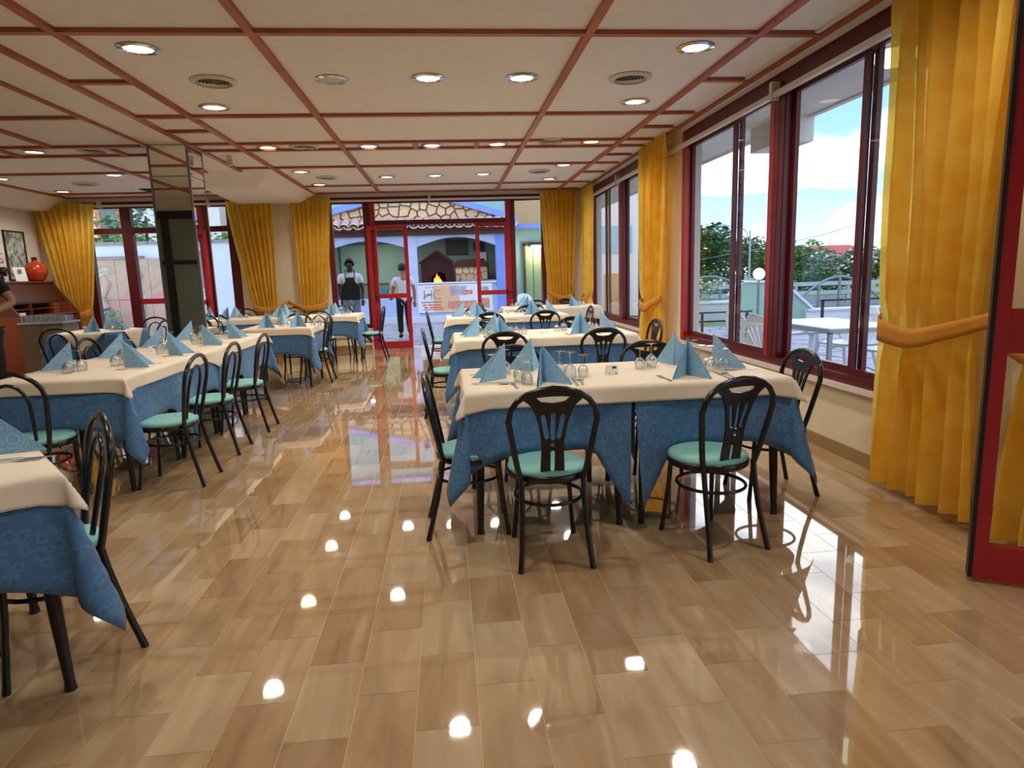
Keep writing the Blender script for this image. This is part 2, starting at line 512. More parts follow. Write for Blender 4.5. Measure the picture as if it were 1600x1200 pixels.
def m_cream():
    m, t, b = nodes('cloth_cream')
    v = coords(t)
    c = ramp(t, noise(t, v, 5, 3), [(.3, rgb(228, 211, 186)), (.7, rgb(236, 220, 197))])
    weave = noise(t, v, 800, 1)
    t.links.new(c, b.inputs['Base Color']); b.inputs['Roughness'].default_value = .8
    bump(t, b, weave, .12, .002)
m_cream()
def m_napkin():
    m, t, b = nodes('napkin_blue')
    v = coords(t, kind='Object')
    vr = t.nodes.new('ShaderNodeTexVoronoi'); t.links.new(v, vr.inputs['Vector']); vr.inputs['Scale'].default_value = 13
    vr.inputs['Randomness'].default_value = .8
    ml = t.nodes.new('ShaderNodeMath'); ml.operation = 'MULTIPLY'; t.links.new(vr.outputs[0], ml.inputs[0]); ml.inputs[1].default_value = 46
    sn = t.nodes.new('ShaderNodeMath'); sn.operation = 'SINE'; t.links.new(ml.outputs[0], sn.inputs[0])
    c = ramp(t, sn.outputs[0], [(.35, rgb(138, 186, 220)), (.75, rgb(166, 208, 234))])
    t.links.new(c, b.inputs['Base Color']); b.inputs['Roughness'].default_value = .85
m_napkin()
def m_dark_glass():
    m, t, b = nodes('dark_glass')
    v = coords(t)
    t.links.new(ramp(t, noise(t, v, 1.2), [(.3, rgb(118, 128, 116)), (.7, rgb(136, 146, 132))]), b.inputs['Base Color'])
    b.inputs['Roughness'].default_value = .12
m_dark_glass()
def m_picture():
    m, t, b = nodes('bamboo_print')
    v = coords(t, (1, 8, 5)); n = noise(t, v, 1.6, 4, .6, 1.0)
    t.links.new(ramp(t, n, [(.40, rgb(70, 90, 84)), (.50, rgb(170, 186, 180)), (.60, rgb(206, 212, 206))]), b.inputs['Base Color'])
    b.inputs['Roughness'].default_value = .35
m_picture()
def m_mural():
    m, t, b = nodes('mural_relief')
    v = coords(t); n = noise(t, v, 1.1, 4, .6, 1.4)
    t.links.new(ramp(t, n, [(.30, rgb(226, 140, 150)), (.45, rgb(206, 176, 150)), (.58, rgb(178, 164, 136)), (.70, rgb(226, 214, 212))]), b.inputs['Base Color'])
    b.inputs['Roughness'].default_value = .85
    bump(t, b, n, .8, .05)
m_mural()
# ================================================================== ROOM
XR, YF, XL, ZC, YB = 2.80, 12.90, -7.35, 2.98, -1.6

# ---- floor: polished 0.2 x 0.4 m tiles in running bond on a grout bed
floor = struct(MB().box(XL-.1, XR+.2, YB, YF+.35, -.12, -.0012).build('floor', MAT['grout']))
tile_me = MB().box(.0012, .1988, .0012, .3988, -.02, 0).mesh('tile'); tile_me.materials.append(MAT['floor_tile'])
cells = []
c0 = int((XL+20.16)/.2)
for c in range(c0, int((XR+20.16)/.2)+2):
    x = -20.16+c*.2
    sh = (c % 2)*.2
    for r in range(int((YB+20.18+sh)/.4), int((YF+20.18+sh)/.4)+2):
        y = -20.18-sh+r*.4
        cells.append((x, y))
def seen_size(x, y):
    cx, cy = x+.1, y+.2
    p = Vector((cx, cy, -EYE)); dz = p.dot(_f)
    if dz < .4: return 0
    u = 800+FOC*p.dot(RIGHT)/dz; v = 600+FOC*p.dot(DOWN)/dz
    if not (-60 < u < 1660 and -40 < v < 1260): return 0
    return 1/dz**3
order = sorted(cells, key=lambda q: -seen_size(*q))
rest = MB()
for i, (x, y) in enumerate(order):
    x1 = min(x+.2, XR); y1 = min(y+.4, YF+.1); x0 = max(x, XL); y0 = max(y, YB)
    if x1-x0 < .02 or y1-y0 < .02: continue
    full = x0 == x and y0 == y and abs(x1-x-.2) < 1e-6 and abs(y1-y-.4) < 1e-6
    if i < 300 and full:
        link('tile', tile_me, floor, (x, y, 0))
    else:
        rest.box(x0+.0012, x1-.0012, y0+.0012, y1-.0012, -.02, 0)
stuff(rest.build('distant_tiles', MAT['floor_tile'], floor))

# ---- ceiling with wooden battens
ceil = struct(MB().box(XL-.1, XR+.25, YB, YF+.2, ZC, ZC+.12).build('ceiling', MAT['ceiling_paint']))
def batten(x0, y0, x1, y1, w=.056, h=.03):
    if x0 == x1: MB().box(x0-w/2, x0+w/2, y0, y1, ZC-h, ZC+.002).build('batten', MAT['batten_wood'], ceil)
    else: MB().box(x0, x1, y0-w/2, y0+w/2, ZC-h+.001, ZC+.002).build('batten', MAT['batten_wood'], ceil)
for x in (-2.375, -1.18, 1.035, 2.235, 2.70): batten(x, -1.5, x, 12.82)
batten(-2.88, -1.5, -2.88, 10.1)
for y in (-.2, 2.4, 4.64, 6.86, 8.18, 8.58, 9.87, 11.85, 12.80):
    batten(-2.88 if y < 10 else -2.37, y, 2.70, y)
for y in (.9, 3.5, 5.73, 7.5): batten(-2.88, y, -2.375, y)
for y in (.9, 3.5, 5.72, 7.5, 9.2, 10.72): batten(2.235, y, 2.70, y)
for x in (-.3, .45): batten(x, 8.18, x, 8.58)
batten(-3.37, -1.5, -3.37, 12.82, .03)
batten(-6.70, 3.4, -6.70, 12.82)
for x, a, b in ((-4.41, 4.0, 8.20), (-4.41, 8.80, 12.3), (-5.06, 8.25, 8.85), (-3.84, 8.25, 8.75)): batten(x, a, x, b)
for y in (4.6, 6.87, 8.24, 8.80, 10.12, 12.28, 12.80): batten(-6.70, y, -3.37, y)

# ---- right wall
wr = struct(MB().box(XR, XR+.22, 3.46, YF, 0, .50).build('wall_right', MAT['wall_paint']))
for a, b, z0, z1 in ((2.10, 3.46, 0, ZC), (7.62, 8.45, .50, ZC), (12.60, YF, .50, ZC), (3.46, 7.62, 2.93, ZC),
                     (8.45, 12.60, 2.93, ZC), (YB, -1.35, 0, ZC), (1.02, 1.15, 0, ZC), (-1.35, 1.02, 0, .50), (-1.35, 1.02, 2.93, ZC), (1.15, 2.10, 2.45, ZC)):
    MB().box(XR, XR+.22, a, b, z0, z1).build('wall_section', MAT['wall_white'] if z0 >= .5 else MAT['wall_paint'], wr)
struct(MB().box(XR-.016, XR, 2.12, YF, 0, .095).build('baseboard_right', MAT['skirting_stone']))
sill = struct(MB().box(XR-.05, XR+.26, 3.46, 7.62, .50, .535).build('trim_1', MAT['marble_sill']))
struct(MB().box(XR-.05, XR+.26, 8.45, 12.60, .50, .535).build('trim_2', MAT['marble_sill']))
# roof overhang outside, with a downstand block at its rim
eave = struct(MB().box(XR+.22, 3.83, -2, 18.5, 2.90, 3.06).build('trim_3', MAT['wall_white']))
MB().box(3.50, 3.86, 6.72, 7.40, 2.64, 2.90).build('downstand', MAT['wall_white'], eave)
MB().box(3.80, 3.86, -2, 18.5, 2.88, 3.12).build('fascia', MAT['wall_white'], eave)

def win_root(name):
    o = link(name, None); o['kind'] = 'structure'; return o
def sash_y(parent, y0, y1, z0, z1, x, w=.05, t=.035, m='red_paint_lit', name='sash'):
    """sliding sash in the right-hand wall: frame (a part) with its pane"""
    b = MB()
    b.box(x, x+t, y0, y0+w, z0, z1); b.box(x, x+t, y1-w, y1, z0, z1)
    b.box(x, x+t, y0+w, y1-w, z0, z0+w); b.box(x, x+t, y0+w, y1-w, z1-w, z1)
    s = b.build(name, MAT[m], parent)
    MB().box(x+t/2-.003, x+t/2+.003, y0+w-.005, y1-w+.005, z0+w-.005, z1-w+.005).build('pane', MAT['window_glass'], s)
    return s
def window_right(name, y0, y1, ym, s1, s2):
    r = win_root(name)
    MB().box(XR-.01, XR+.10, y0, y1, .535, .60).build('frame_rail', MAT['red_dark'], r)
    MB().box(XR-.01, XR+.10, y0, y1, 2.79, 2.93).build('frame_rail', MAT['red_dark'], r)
    MB().box(XR-.012, XR+.10, y1-.10, y1, .535, 2.885).build('frame_post', MAT['red_paint_lit'], r)
    MB().box(XR-.012, XR+.10, y0, y0+.10, .535, 2.885).build('frame_post', MAT['red_paint_lit'], r)
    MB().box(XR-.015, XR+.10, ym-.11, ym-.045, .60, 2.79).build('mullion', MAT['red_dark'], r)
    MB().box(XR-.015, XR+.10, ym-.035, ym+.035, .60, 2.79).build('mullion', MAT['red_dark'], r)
    MB().box(XR-.015, XR+.10, ym+.045, ym+.11, .60, 2.79).build('mullion', MAT['red_paint_lit'], r)
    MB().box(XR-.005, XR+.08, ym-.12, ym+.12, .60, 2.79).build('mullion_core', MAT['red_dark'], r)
    # two sliding sashes on each side of the mullion
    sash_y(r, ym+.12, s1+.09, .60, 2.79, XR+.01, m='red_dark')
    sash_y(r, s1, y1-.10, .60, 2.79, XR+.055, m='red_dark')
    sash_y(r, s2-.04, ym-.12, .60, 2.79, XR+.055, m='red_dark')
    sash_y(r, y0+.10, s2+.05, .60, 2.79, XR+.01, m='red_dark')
    return r
window_right('window_1', 3.46, 7.62, 5.41, 6.22, 4.27)
window_right('window_5', -1.35, 1.02, -.16, .42, -.75)
window_right('window_2', 8.45, 12.60, 10.35, 11.35, 9.4)
# white curtain rail with brackets along the right-hand windows
rail = thing('curtain_rail', 'white curtain rail running along the tops of the right-hand windows', 'curtain rail', (0, 0, 0))
MB().box(XR-.075, XR-.035, 2.2, 12.6, 2.735, 2.775).build('rail', MAT['rail_white'], rail)
for y in (5.41, 8.0, 10.4): MB().box(XR-.085, XR-.004, y-.02, y+.02, 2.72, 2.86).build('bracket', MAT['rail_white'], rail)
pipe = thing('ceiling_conduit', 'white conduit fixed along the ceiling beside the right-hand batten', 'conduit', (0, 0, 0))
MB().box(2.625, 2.66, -1.4, 12.8, ZC-.02, ZC+.001).build('channel', MAT['rail_white'], pipe)
for y in (4.66, 6.9): MB().lathe([(.0, -.02), (.018, -.02), (.018, 0)], 10, (2.74, y, ZC)).build('clip', MAT['rail_white'], pipe)

# ---- far wall
wf = struct(MB().box(-3.85, -2.20, YF, YF+.25, 0, ZC).build('wall_far', MAT['wall_paint']))
for x0, x1, z0, z1, mm in ((XL, -6.58, 0, ZC, 'wall_paint'), (1.98, XR+.22, 0, ZC, 'wall_paint'), (-6.58, -3.85, 2.90, ZC, 'wall_white'),
                       (-2.20, 1.98, 2.90, ZC, 'wall_white'), (-2.20, -1.50, 0, .42, 'wall_paint'), (-6.58, -5.88, 0, .42, 'wall_paint')):
    MB().box(x0, x1, YF, YF+.25, z0, z1).build('wall_section', MAT[mm], wf)
for i, (x0, x1) in enumerate(((-3.85, -1.50), (XL, -5.88), (1.98, XR))):
    struct(MB().box(x0, x1, YF-.016, YF, 0, .095).build('baseboard_far_%d' % (i+1), MAT['skirting_stone']))
struct(MB().box(-1.5, 1.30, YF-.02, YF+.34, -.001, .004).build('trim_4', MAT['marble_sill']))
def box_child(p, name, m, *a): return MB().box(*a).build(name, MAT[m], p)
def pane_x(p, x0, x1, z0, z1, y): return box_child(p, 'pane', 'window_glass', x0, x1, y-.003, y+.003, z0, z1)
w3 = win_root('window_3')
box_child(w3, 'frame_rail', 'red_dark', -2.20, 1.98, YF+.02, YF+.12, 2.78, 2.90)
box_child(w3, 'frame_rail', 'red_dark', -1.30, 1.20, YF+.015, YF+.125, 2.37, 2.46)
for x0, x1, m_ in ((-2.20, -2.10, 'red_dark'), (-1.52, -1.40, 'red_dark'), (-1.395, -1.30, 'red_paint_lit'), (1.20, 1.29, 'red_paint_lit'), (1.295, 1.38, 'red_dark'), (1.90, 1.98, 'red_dark')):
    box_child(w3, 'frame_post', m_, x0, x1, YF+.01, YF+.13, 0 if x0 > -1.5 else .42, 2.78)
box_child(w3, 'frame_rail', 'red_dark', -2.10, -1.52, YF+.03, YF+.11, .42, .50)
pane_x(w3, -2.10, -1.52, .50, 2.78, YF+.07); pane_x(w3, -1.30, 1.20, 2.46, 2.78, YF+.07); pane_x(w3, 1.38, 1.90, .02, 2.78, YF+.07)
def leaf_x(name, x0, x1, y, zt, handle):
    """glazed sliding leaf with a middle rail"""
    r = win_root(name); w = .075
    for a, b in ((x0, x0+w), (x1-w, x1)): box_child(r, 'stile', 'red_paint_lit', a, b, y, y+.045, .012, zt)
    for a, b in ((.012, .15), (.99, 1.075), (zt-w, zt)): box_child(r, 'rail', 'red_paint_lit', x0+w, x1-w, y, y+.045, a, b)
    pane_x(r, x0+w, x1-w, .15, .99, y+.022); pane_x(r, x0+w, x1-w, 1.075, zt-w, y+.022)
    b = MB(); b.box(handle-.012, handle+.012, y-.02, y, .97, 1.09); b.bar((handle, y-.02, 1.03), (handle+.10, y-.045, 1.035), .014)
    b.build('handle', MAT['black_metal'], r)
    return r
leaf_x('door_1', -1.46, -.70, YF-.07, 2.36, -1.36)
leaf_x('door_2', .60, 1.24, YF-.02, 2.38, 1.19)
w4 = win_root('window_4')
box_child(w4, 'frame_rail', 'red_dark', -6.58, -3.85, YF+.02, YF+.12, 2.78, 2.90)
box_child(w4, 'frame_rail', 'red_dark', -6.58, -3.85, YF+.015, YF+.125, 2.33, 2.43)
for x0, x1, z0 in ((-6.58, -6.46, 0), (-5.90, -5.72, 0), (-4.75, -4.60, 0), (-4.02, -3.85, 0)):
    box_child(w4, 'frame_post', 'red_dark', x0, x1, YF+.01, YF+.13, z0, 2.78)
box_child(w4, 'frame_rail', 'red_paint_lit', -5.72, -4.75, YF+.03, YF+.11, 1.03, 1.13)
box_child(w4, 'frame_rail', 'red_paint_lit', -5.72, -4.75, YF+.03, YF+.11, .01, .15)
box_child(w4, 'frame_rail', 'red_paint_lit', -4.60, -4.02, YF+.03, YF+.11, .01, .15)
for a in ((-6.46, -3.85, 2.43, 2.78), (-6.46, -5.90, .42, 2.33), (-5.72, -4.75, .15, 1.03), (-5.72, -4.75, 1.13, 2.33), (-4.60, -4.02, .15, 2.33)):
    pane_x(w4, a[0], a[1], a[2], a[3], YF+.07)
rail = thing('curtain_rail', 'white curtain rail above the glazed entrance at the far end', 'curtain rail', (0, 0, 0))
MB().box(-2.6, 2.6, YF-.11, YF-.07, 2.80, 2.835).build('rail', MAT['rail_white'], rail)
for x in (-.25, 1.95): MB().box(x-.02, x+.02, YF-.12, YF, 2.79, 2.90).build('bracket', MAT['rail_white'], rail)
rail = thing('curtain_rail', 'white curtain rail above the far left window behind the mirrored column', 'curtain rail', (0, 0, 0))
MB().box(-7.1, -3.2, YF-.11, YF-.07, 2.80, 2.835).build('rail', MAT['rail_white'], rail)
for x in (-6.2, -4.3): MB().box(x-.02, x+.02, YF-.12, YF, 2.79, 2.90).build('bracket', MAT['rail_white'], rail)

# ---- left wall with its sloped soffit, wall behind the viewer
struct(MB().box(XL-.2, XL, 3.2, YF+.2, 0, ZC).build('wall_left', MAT['wall_white']))
def loft(p, top, bot, m, name):
    k = len(top); b = MB()
    b.add(list(top)+list(bot), [tuple(range(k)), tuple(reversed(range(k, 2*k)))]+[(i, k+i, k+(i+1) % k, (i+1) % k) for i in range(k)])
    return b.build(name, MAT[m], p)
so = loft(None, [(-6.70, 3.3, ZC), (-6.70, YF, ZC), (XL, YF, ZC), (XL, 3.3, ZC)], [(-7.02, 3.3, 2.74), (-7.02, YF, 2.74), (XL, YF, 2.74), (XL, 3.3, 2.74)], 'wall_white', 'trim_5'); struct(so)
so = loft(None, [(-4.0, 10.10, ZC), (-2.42, 10.10, ZC), (-2.32, YF, ZC), (-4.1, YF, ZC)], [(-3.60, 10.58, 2.80), (-2.80, 10.58, 2.80), (-2.60, YF, 2.80), (-3.75, YF, 2.80)], 'wall_white', 'trim_6'); struct(so)
wb = struct(MB().box(XL, -4.0, 3.0, 3.2, 0, ZC).build('wall_back', MAT['wall_paint']))
MB().box(-4.2, -4.0, YB, 3.0, 0, ZC).build('wall_section', MAT['wall_paint'], wb)
MB().box(-4.2, XR+.2, YB-.2, YB, 0, ZC).build('wall_section', MAT['wall_paint'], wb)
# dark glazed double door in that wall (seen in the mirrored column)
dd = win_root('door_3')
for x in (-6.0, -5.25, -4.50): box_child(dd, 'stile', 'frame_black', x-.07, x+.07, 3.2, 3.25, .0, 2.75)
for z0, z1 in ((0, .2), (1.75, 1.83), (2.6, 2.75)): box_child(dd, 'rail', 'frame_black', -6.0, -4.5, 3.2, 3.245, z0, z1)
for x0, x1 in ((-5.93, -5.32), (-5.18, -4.57)):
    for z0, z1 in ((.2, 1.75), (1.83, 2.6)): box_child(dd, 'pane', 'dark_glass', x0, x1, 3.2, 3.22, z0, z1)

# ---- mirrored column
colm = struct(MB().box(-3.355, -2.935, 8.235, 8.675, 0, ZC).build('pillar', MAT['aluminium']))
colm['label'] = 'square column clad in mirror panels with thin metal edges'
for a in ((-3.345, -2.945, 8.223, 8.235), (-3.345, -2.945, 8.675, 8.687)):
    MB().box(*a, .10, 2.62).build('mirror_panel', MAT['mirror'], colm); MB().box(*a, 2.63, ZC-.01).build('mirror_panel', MAT['mirror'], colm)
for a in ((-2.935, -2.923, 8.245, 8.665), (-3.367, -3.355, 8.245, 8.665)):
    MB().box(*a, .10, 2.62).build('mirror_panel', MAT['mirror'], colm); MB().box(*a, 2.63, ZC-.01).build('mirror_panel', MAT['mirror'], colm)
for x, y in ((-3.36, 8.228), (-2.93, 8.228), (-2.93, 8.682), (-3.36, 8.682)):
    MB().box(x-.011, x+.011, y-.011, y+.011, 0, ZC).build('corner_strip', MAT['aluminium'], colm)
for x, z in ((-3.27, 2.50), (-3.02, 2.50), (-3.27, .3), (-3.02, .3)):
    MB().obox((x, 8.218, z), .014, .012, .014).build('mirror_screw', MAT['chrome'], colm)

# ---- near right glazed door, standing open into the room
d1 = link('door_4', None, None, (2.78, 2.10, 0), math.atan2(.36, -.56)); d1['kind'] = 'structure'
w = .665
box_child(d1, 'edge_seal', 'seal_black', w-.004, w+.012, -.026, .026, .02, 2.42)
for a, b in ((w-.055, w-.004), (0, .055)): box_child(d1, 'stile', 'red_paint_lit', a, b, -.024, .024, .015, 2.42)
for a, b in ((.015, .17), (1.0, 1.18), (2.32, 2.42)): box_child(d1, 'rail', 'red_paint_lit', .055, w-.055, -.022, .022, a, b)
for a, b in ((.17, 1.0), (1.18, 2.32)): box_child(d1, 'pane', 'window_glass', .05, w-.05, -.003, .003, a, b)
b = MB(); b.box(w-.055, w-.03, -.04, -.022, .96, 1.12); b.bar((w-.043, -.045, 1.05), (w-.17, -.05, 1.05), .016); b.build('handle', MAT['black_metal'], d1)
d5 = win_root('door_5')
for y0, y1 in ((1.15, 1.24), (2.01, 2.10)): box_child(d5, 'frame_post', 'red_paint_lit', XR-.01, XR+.1, y0, y1, 0, 2.45)
box_child(d5, 'frame_rail', 'red_paint_lit', XR-.01, XR+.1, 1.24, 2.01, 2.36, 2.45)
box_child(d5, 'pane', 'window_glass', XR+.04, XR+.046, 1.24, 2.01, .02, 2.36)

# ---- recessed downlights (each carries its own lamp) and round air vents
def downlight_proto(lens):
    r = thing('downlight', 'x', 'ceiling light')
    b = MB().lathe([(.100, -.002), (.133, -.002), (.136, -.008), (.102, -.015), (.092, .0)], 24, cap=False)
    b.build('trim_ring', MAT['chrome'], r, 60)
    MB().lathe([(.0, -.006), (.065, -.008), (.098, -.004), (.098, .0)], 24).build('lens', MAT[lens], r, 60)
    return Proto(r)
PLIT, PWARM, POFF = downlight_proto('lens_lit'), downlight_proto('lens_warm'), downlight_proto('lens_off')
def lamp_under(o, w, col):
    ld = bpy.data.lights.new('downlight_lamp', 'SPOT'); ld.energy = w; ld.color = col
    ld.spot_size = math.radians(150); ld.spot_blend = .7; ld.shadow_soft_size = .09
    l = link('lamp', ld, o, (0, 0, -.03)); return l
WARM = (1.0, .93, .83); HOT = (1.0, .68, .36)
lamp_under(PLIT.root, DOWNLIGHT_W, WARM); lamp_under(PWARM.root, DOWNLIGHT_W*.7, HOT)
DL = [(-2.02, 4.99, 'over the aisle end nearest the viewer, left of the vent'), (-2.05, 6.56, 'just behind the left-hand ceiling vent'),
      (-.07, 5.68, 'in the middle of the nearest whole ceiling panel'), (.70, 5.68, 'at the right of the nearest whole ceiling panel'),
      (1.90, 4.95, 'nearest the window wall, in front of the right-hand vent'), (1.89, 6.46, 'just behind the right-hand ceiling vent'),
      (-2.07, 8.47, 'beside the mirrored column, in the narrow ceiling strip'), (-.87, 8.47, 'left of centre in the narrow ceiling strip'),
      (-.10, 8.47, 'in the middle of the narrow ceiling strip'), (.71, 8.44, 'right of centre in the narrow ceiling strip'),
      (1.88, 8.36, 'at the window end of the narrow ceiling strip'), (-2.08, 10.33, 'in front of the sloped soffit near the far wall'),
      (-2.07, 11.71, 'beside the sloped soffit, close to the far curtain'), (-.87, 10.98, 'left one of the three before the far entrance'),
      (-.10, 10.93, 'middle one of the three before the far entrance'), (.67, 10.85, 'right one of the three before the far entrance'),
      (1.84, 10.07, 'in front of the far right vent'), (1.85, 11.51, 'behind the far right vent, near the corner curtains'),
      (-4.78, 8.56, 'left of the mirrored column in the left bay'), (-6.40, 10.53, 'leftmost of all, above the writing desk'),
      (-4.74, 10.35, 'behind the mirrored column in the left bay'), (-6.34, 12.0, 'in the far left corner near the yellow curtain'),
      (-2.02, 2.6, 'added above the nearest left table, out of the picture'), (1.9, 2.6, 'added above the nearest right table, out of the picture'),  # from here on unseen downlights, added to light the near room
      (-.07, 2.9, 'added over the aisle, out of the picture overhead'), (-.07, .6, 'added unseen behind the viewer over the aisle')]
for x, y, where in DL:
    warm = abs(x+2.07) < .01 and abs(y-8.47) < .01
    o = (PWARM if warm else PLIT).put((x, y, ZC), 0, ('warm orange' if warm else 'lit round') + ' recessed downlight ' + where, 'recessed ceiling downlights')
POFF.put((-.85, 5.72, ZC), 0, 'unlit grey recessed downlight at the left of the nearest whole ceiling panel', 'recessed ceiling downlights')
vt = thing('ceiling_vent', 'x', 'ceiling vent')
MB().lathe([(.165, 0), (.180, -.005), (.172, -.018), (.138, -.024), (.135, -.008)], 28, cap=False).build('rim', MAT['vent_white'], vt, 60)
MB().lathe([(0, -.003), (.137, -.003), (.137, 0)], 28).build('throat', MAT['vent_dark'], vt)
for r_, z in ((.124, -.014), (.098, -.018), (.072, -.021), (.046, -.023), (.022, -.025)):
    MB().lathe([(r_-.007, z+.004), (r_, z-.002), (r_-.003, z+.003)], 24, cap=False).build('louvre_ring', MAT['vent_white'], vt, 60)
PV = Proto(vt)
for x, y, where in ((-1.78, 5.75, 'between the two left downlights nearest the viewer'), (1.62, 5.69, 'between the two right downlights nearest the viewer'),
                    (-1.63, 8.42, 'at the left of the narrow ceiling strip'), (1.36, 8.29, 'at the right of the narrow ceiling strip'),
                    (-1.81, 10.94, 'between the two far left downlights by the soffit'), (1.55, 10.65, 'between the two far right downlights'),
                    (-4.09, 8.49, 'just left of the mirrored column'), (-5.56, 11.17, 'far left, before the left window')):
    PV.put((x, y, ZC), 0, 'round white ceiling vent ' + where, 'round ceiling vents')
g = thing('ceiling_grille', 'dark square ceiling grille close to the far left window', 'ceiling grille', (-4.75, 12.0, ZC))
MB().box(-.3, .3, -.17, .17, -.012, .001).build('frame', MAT['vent_dark'], g)
for i in range(6): MB().box(-.27, .27, -.14+i*.05, -.12+i*.05, -.02, -.011).build('slat', MAT['vent_dark'], g)
dt = thing('alarm_sensor', 'small white alarm sensor on the ceiling right of the mirrored column', 'sensor', (-2.68, 8.98, ZC))
MB().box(-.03, .03, -.03, .03, -.05, .001).build('bracket', MAT['rail_white'], dt)
MB().prism([(-.03, -.04), (.03, -.04), (.035, 0), (.02, .03), (-.02, .03), (-.035, 0)], -.12, -.05, lambda u, v, w_: (u, v, w_)).build('housing', MAT['vent_white'], dt)
# ================================================================== CURTAINS
def curtain(name, label, origin, along, out, width, pleats, ztop, zbot, z_tie, gather, side, amp=.045, tie_to=None, seed=0, wtie=.45):
    """pleated curtain: 'along' runs along the wall, 'out' into the room; side: where it is drawn to at the tie (0..1)"""
    r = thing(name, label, 'curtain', origin, 0, 'yellow curtains')
    A = Vector(along); O = Vector(out); q = random.Random(seed)
    ph = [q.uniform(0, 6.3) for _ in range(4)]
    nu = pleats*10; nv = 34
    def width_at(z):
        if z >= z_tie:
            t = max(0, (z-z_tie)/(ztop-z_tie))
            return wtie+(1-wtie)*(t**.75)
        t = min(1, max(0, (z_tie-z)/(z_tie-zbot)))
        return wtie+(gather-wtie)*(1-(1-t)**1.6)
    def pos(u, k):
        z = ztop+(zbot-ztop)*k
        w_ = width_at(z)
        s = side+(u-side)*w_
        depth = amp*(1.0 if z < ztop-.1 else .55)
        wob = math.sin(u*pleats*2*PI+ph[0]+.5*math.sin(2.2*z+ph[1]))*depth
        wob += math.sin(u*pleats*PI*1.3+ph[2]+z)*depth*.35
        if abs(z-z_tie) < .16: wob *= .55+.45*abs(z-z_tie)/.16
        p = A*(s*width)+O*(wob)
        return (p.x, p.y, z)
    b = MB().grid([i/nu for i in range(nu+1)], [j/nv for j in range(nv+1)], pos)
    b.build('fabric', MAT['curtain_yellow'], r, 179)
    # heading tape
    def head(u, k):
        p = A*(u*width)+O*(amp*.3*math.sin(u*pleats*2*PI+ph[0]))
        return (p.x, p.y, ztop+.012-.05*k)
    if tie_to is not None:
        c0 = side-side*wtie; c1 = side+(1-side)*wtie
        pts = []
        n = 14; wid = (c1-c0)*width
        b = MB()
        def band(t, k):
            # front of the bundle, from one side to the hook on the wall
            s0 = (c0*width-.02) if tie_to > 0 else (c1*width+.02)
            s1 = (c1*width+tie_to*.9) if tie_to > 0 else (c0*width+tie_to*.9)
            s = s0+(s1-s0)*t
            bulge = (amp*1.35+.03)*min(1, 8*t+.1)
            if t > .7: bulge = bulge*(1-(t-.7)/.3)+.01*(t-.7)/.3
            dz = -.055*math.sin(PI*t)+.13*max(0, t-.45)*1.2
            h_ = .135*(1-.45*t)
            p = A*s+O*bulge
            return (p.x, p.y, z_tie+dz+(k-.5)*h_)
        b.grid([i/n for i in range(n+1)], [0, .33, .66, 1], band)
        tb = b.build('tieback', MAT['curtain_tie'], r, 179)
        md = tb.modifiers.new('thick', 'SOLIDIFY'); md.thickness = .006; md.offset = 0
    return r
UPX, DNX, UPY = (1, 0, 0), (-1, 0, 0), (0, 1, 0)
# right wall: panels hang along Y, out = -X
curtain('curtain', 'large yellow curtain at the near right, hanging over the window edge', (2.60, 2.86, 0), UPY, DNX, .86, 6, 2.95, .06, 1.02, .92, .55, .068, -.14, 1, .80)
curtain('curtain', 'narrow yellow curtain panel beside the open red door', (2.62, 2.30, 0), UPY, DNX, .52, 4, 2.95, .05, 1.02, .95, .30, .06, .22, 2, .66)
curtain('curtain', 'yellow curtain tied back on the pillar between the two right windows', (2.62, 7.72, 0), UPY, DNX, 1.0, 9, 2.94, .06, .95, .80, .35, .055, -.05, 3, .66)
curtain('curtain', 'slim yellow curtain on the window wall in the far right corner', (2.66, 11.75, 0), UPY, DNX, .85, 8, 2.93, .06, .90, .70, .6, .045, -.06, 4, .5)
# far wall: panels hang along X, out = -Y
curtain('curtain', 'yellow curtain on the far wall in the right corner', (1.84, 12.72, 0), UPX, (0, -1, 0), .74, 8, 2.93, .06, .93, .75, .62, .05, -.06, 5, .62)
curtain('curtain', 'yellow curtain between the far pillar and the glazed entrance', (-2.80, 12.74, 0), UPX, (0, -1, 0), .72, 8, 2.88, .06, .90, .66, .12, .045, -.24, 6, .66)
curtain('curtain', 'yellow curtain on the far wall between left window and pillar', (-3.96, 12.74, 0), UPX, (0, -1, 0), .84, 8, 2.86, .06, .90, .55, .82, .045, .24, 7, .50)
curtain('curtain', 'wide yellow curtain in the far left corner behind the writing desk', (-7.25, 12.72, 0), UPX, (0, -1, 0), 1.04, 9, 2.86, .06, .92, .45, .55, .05, -.1, 8, .34)
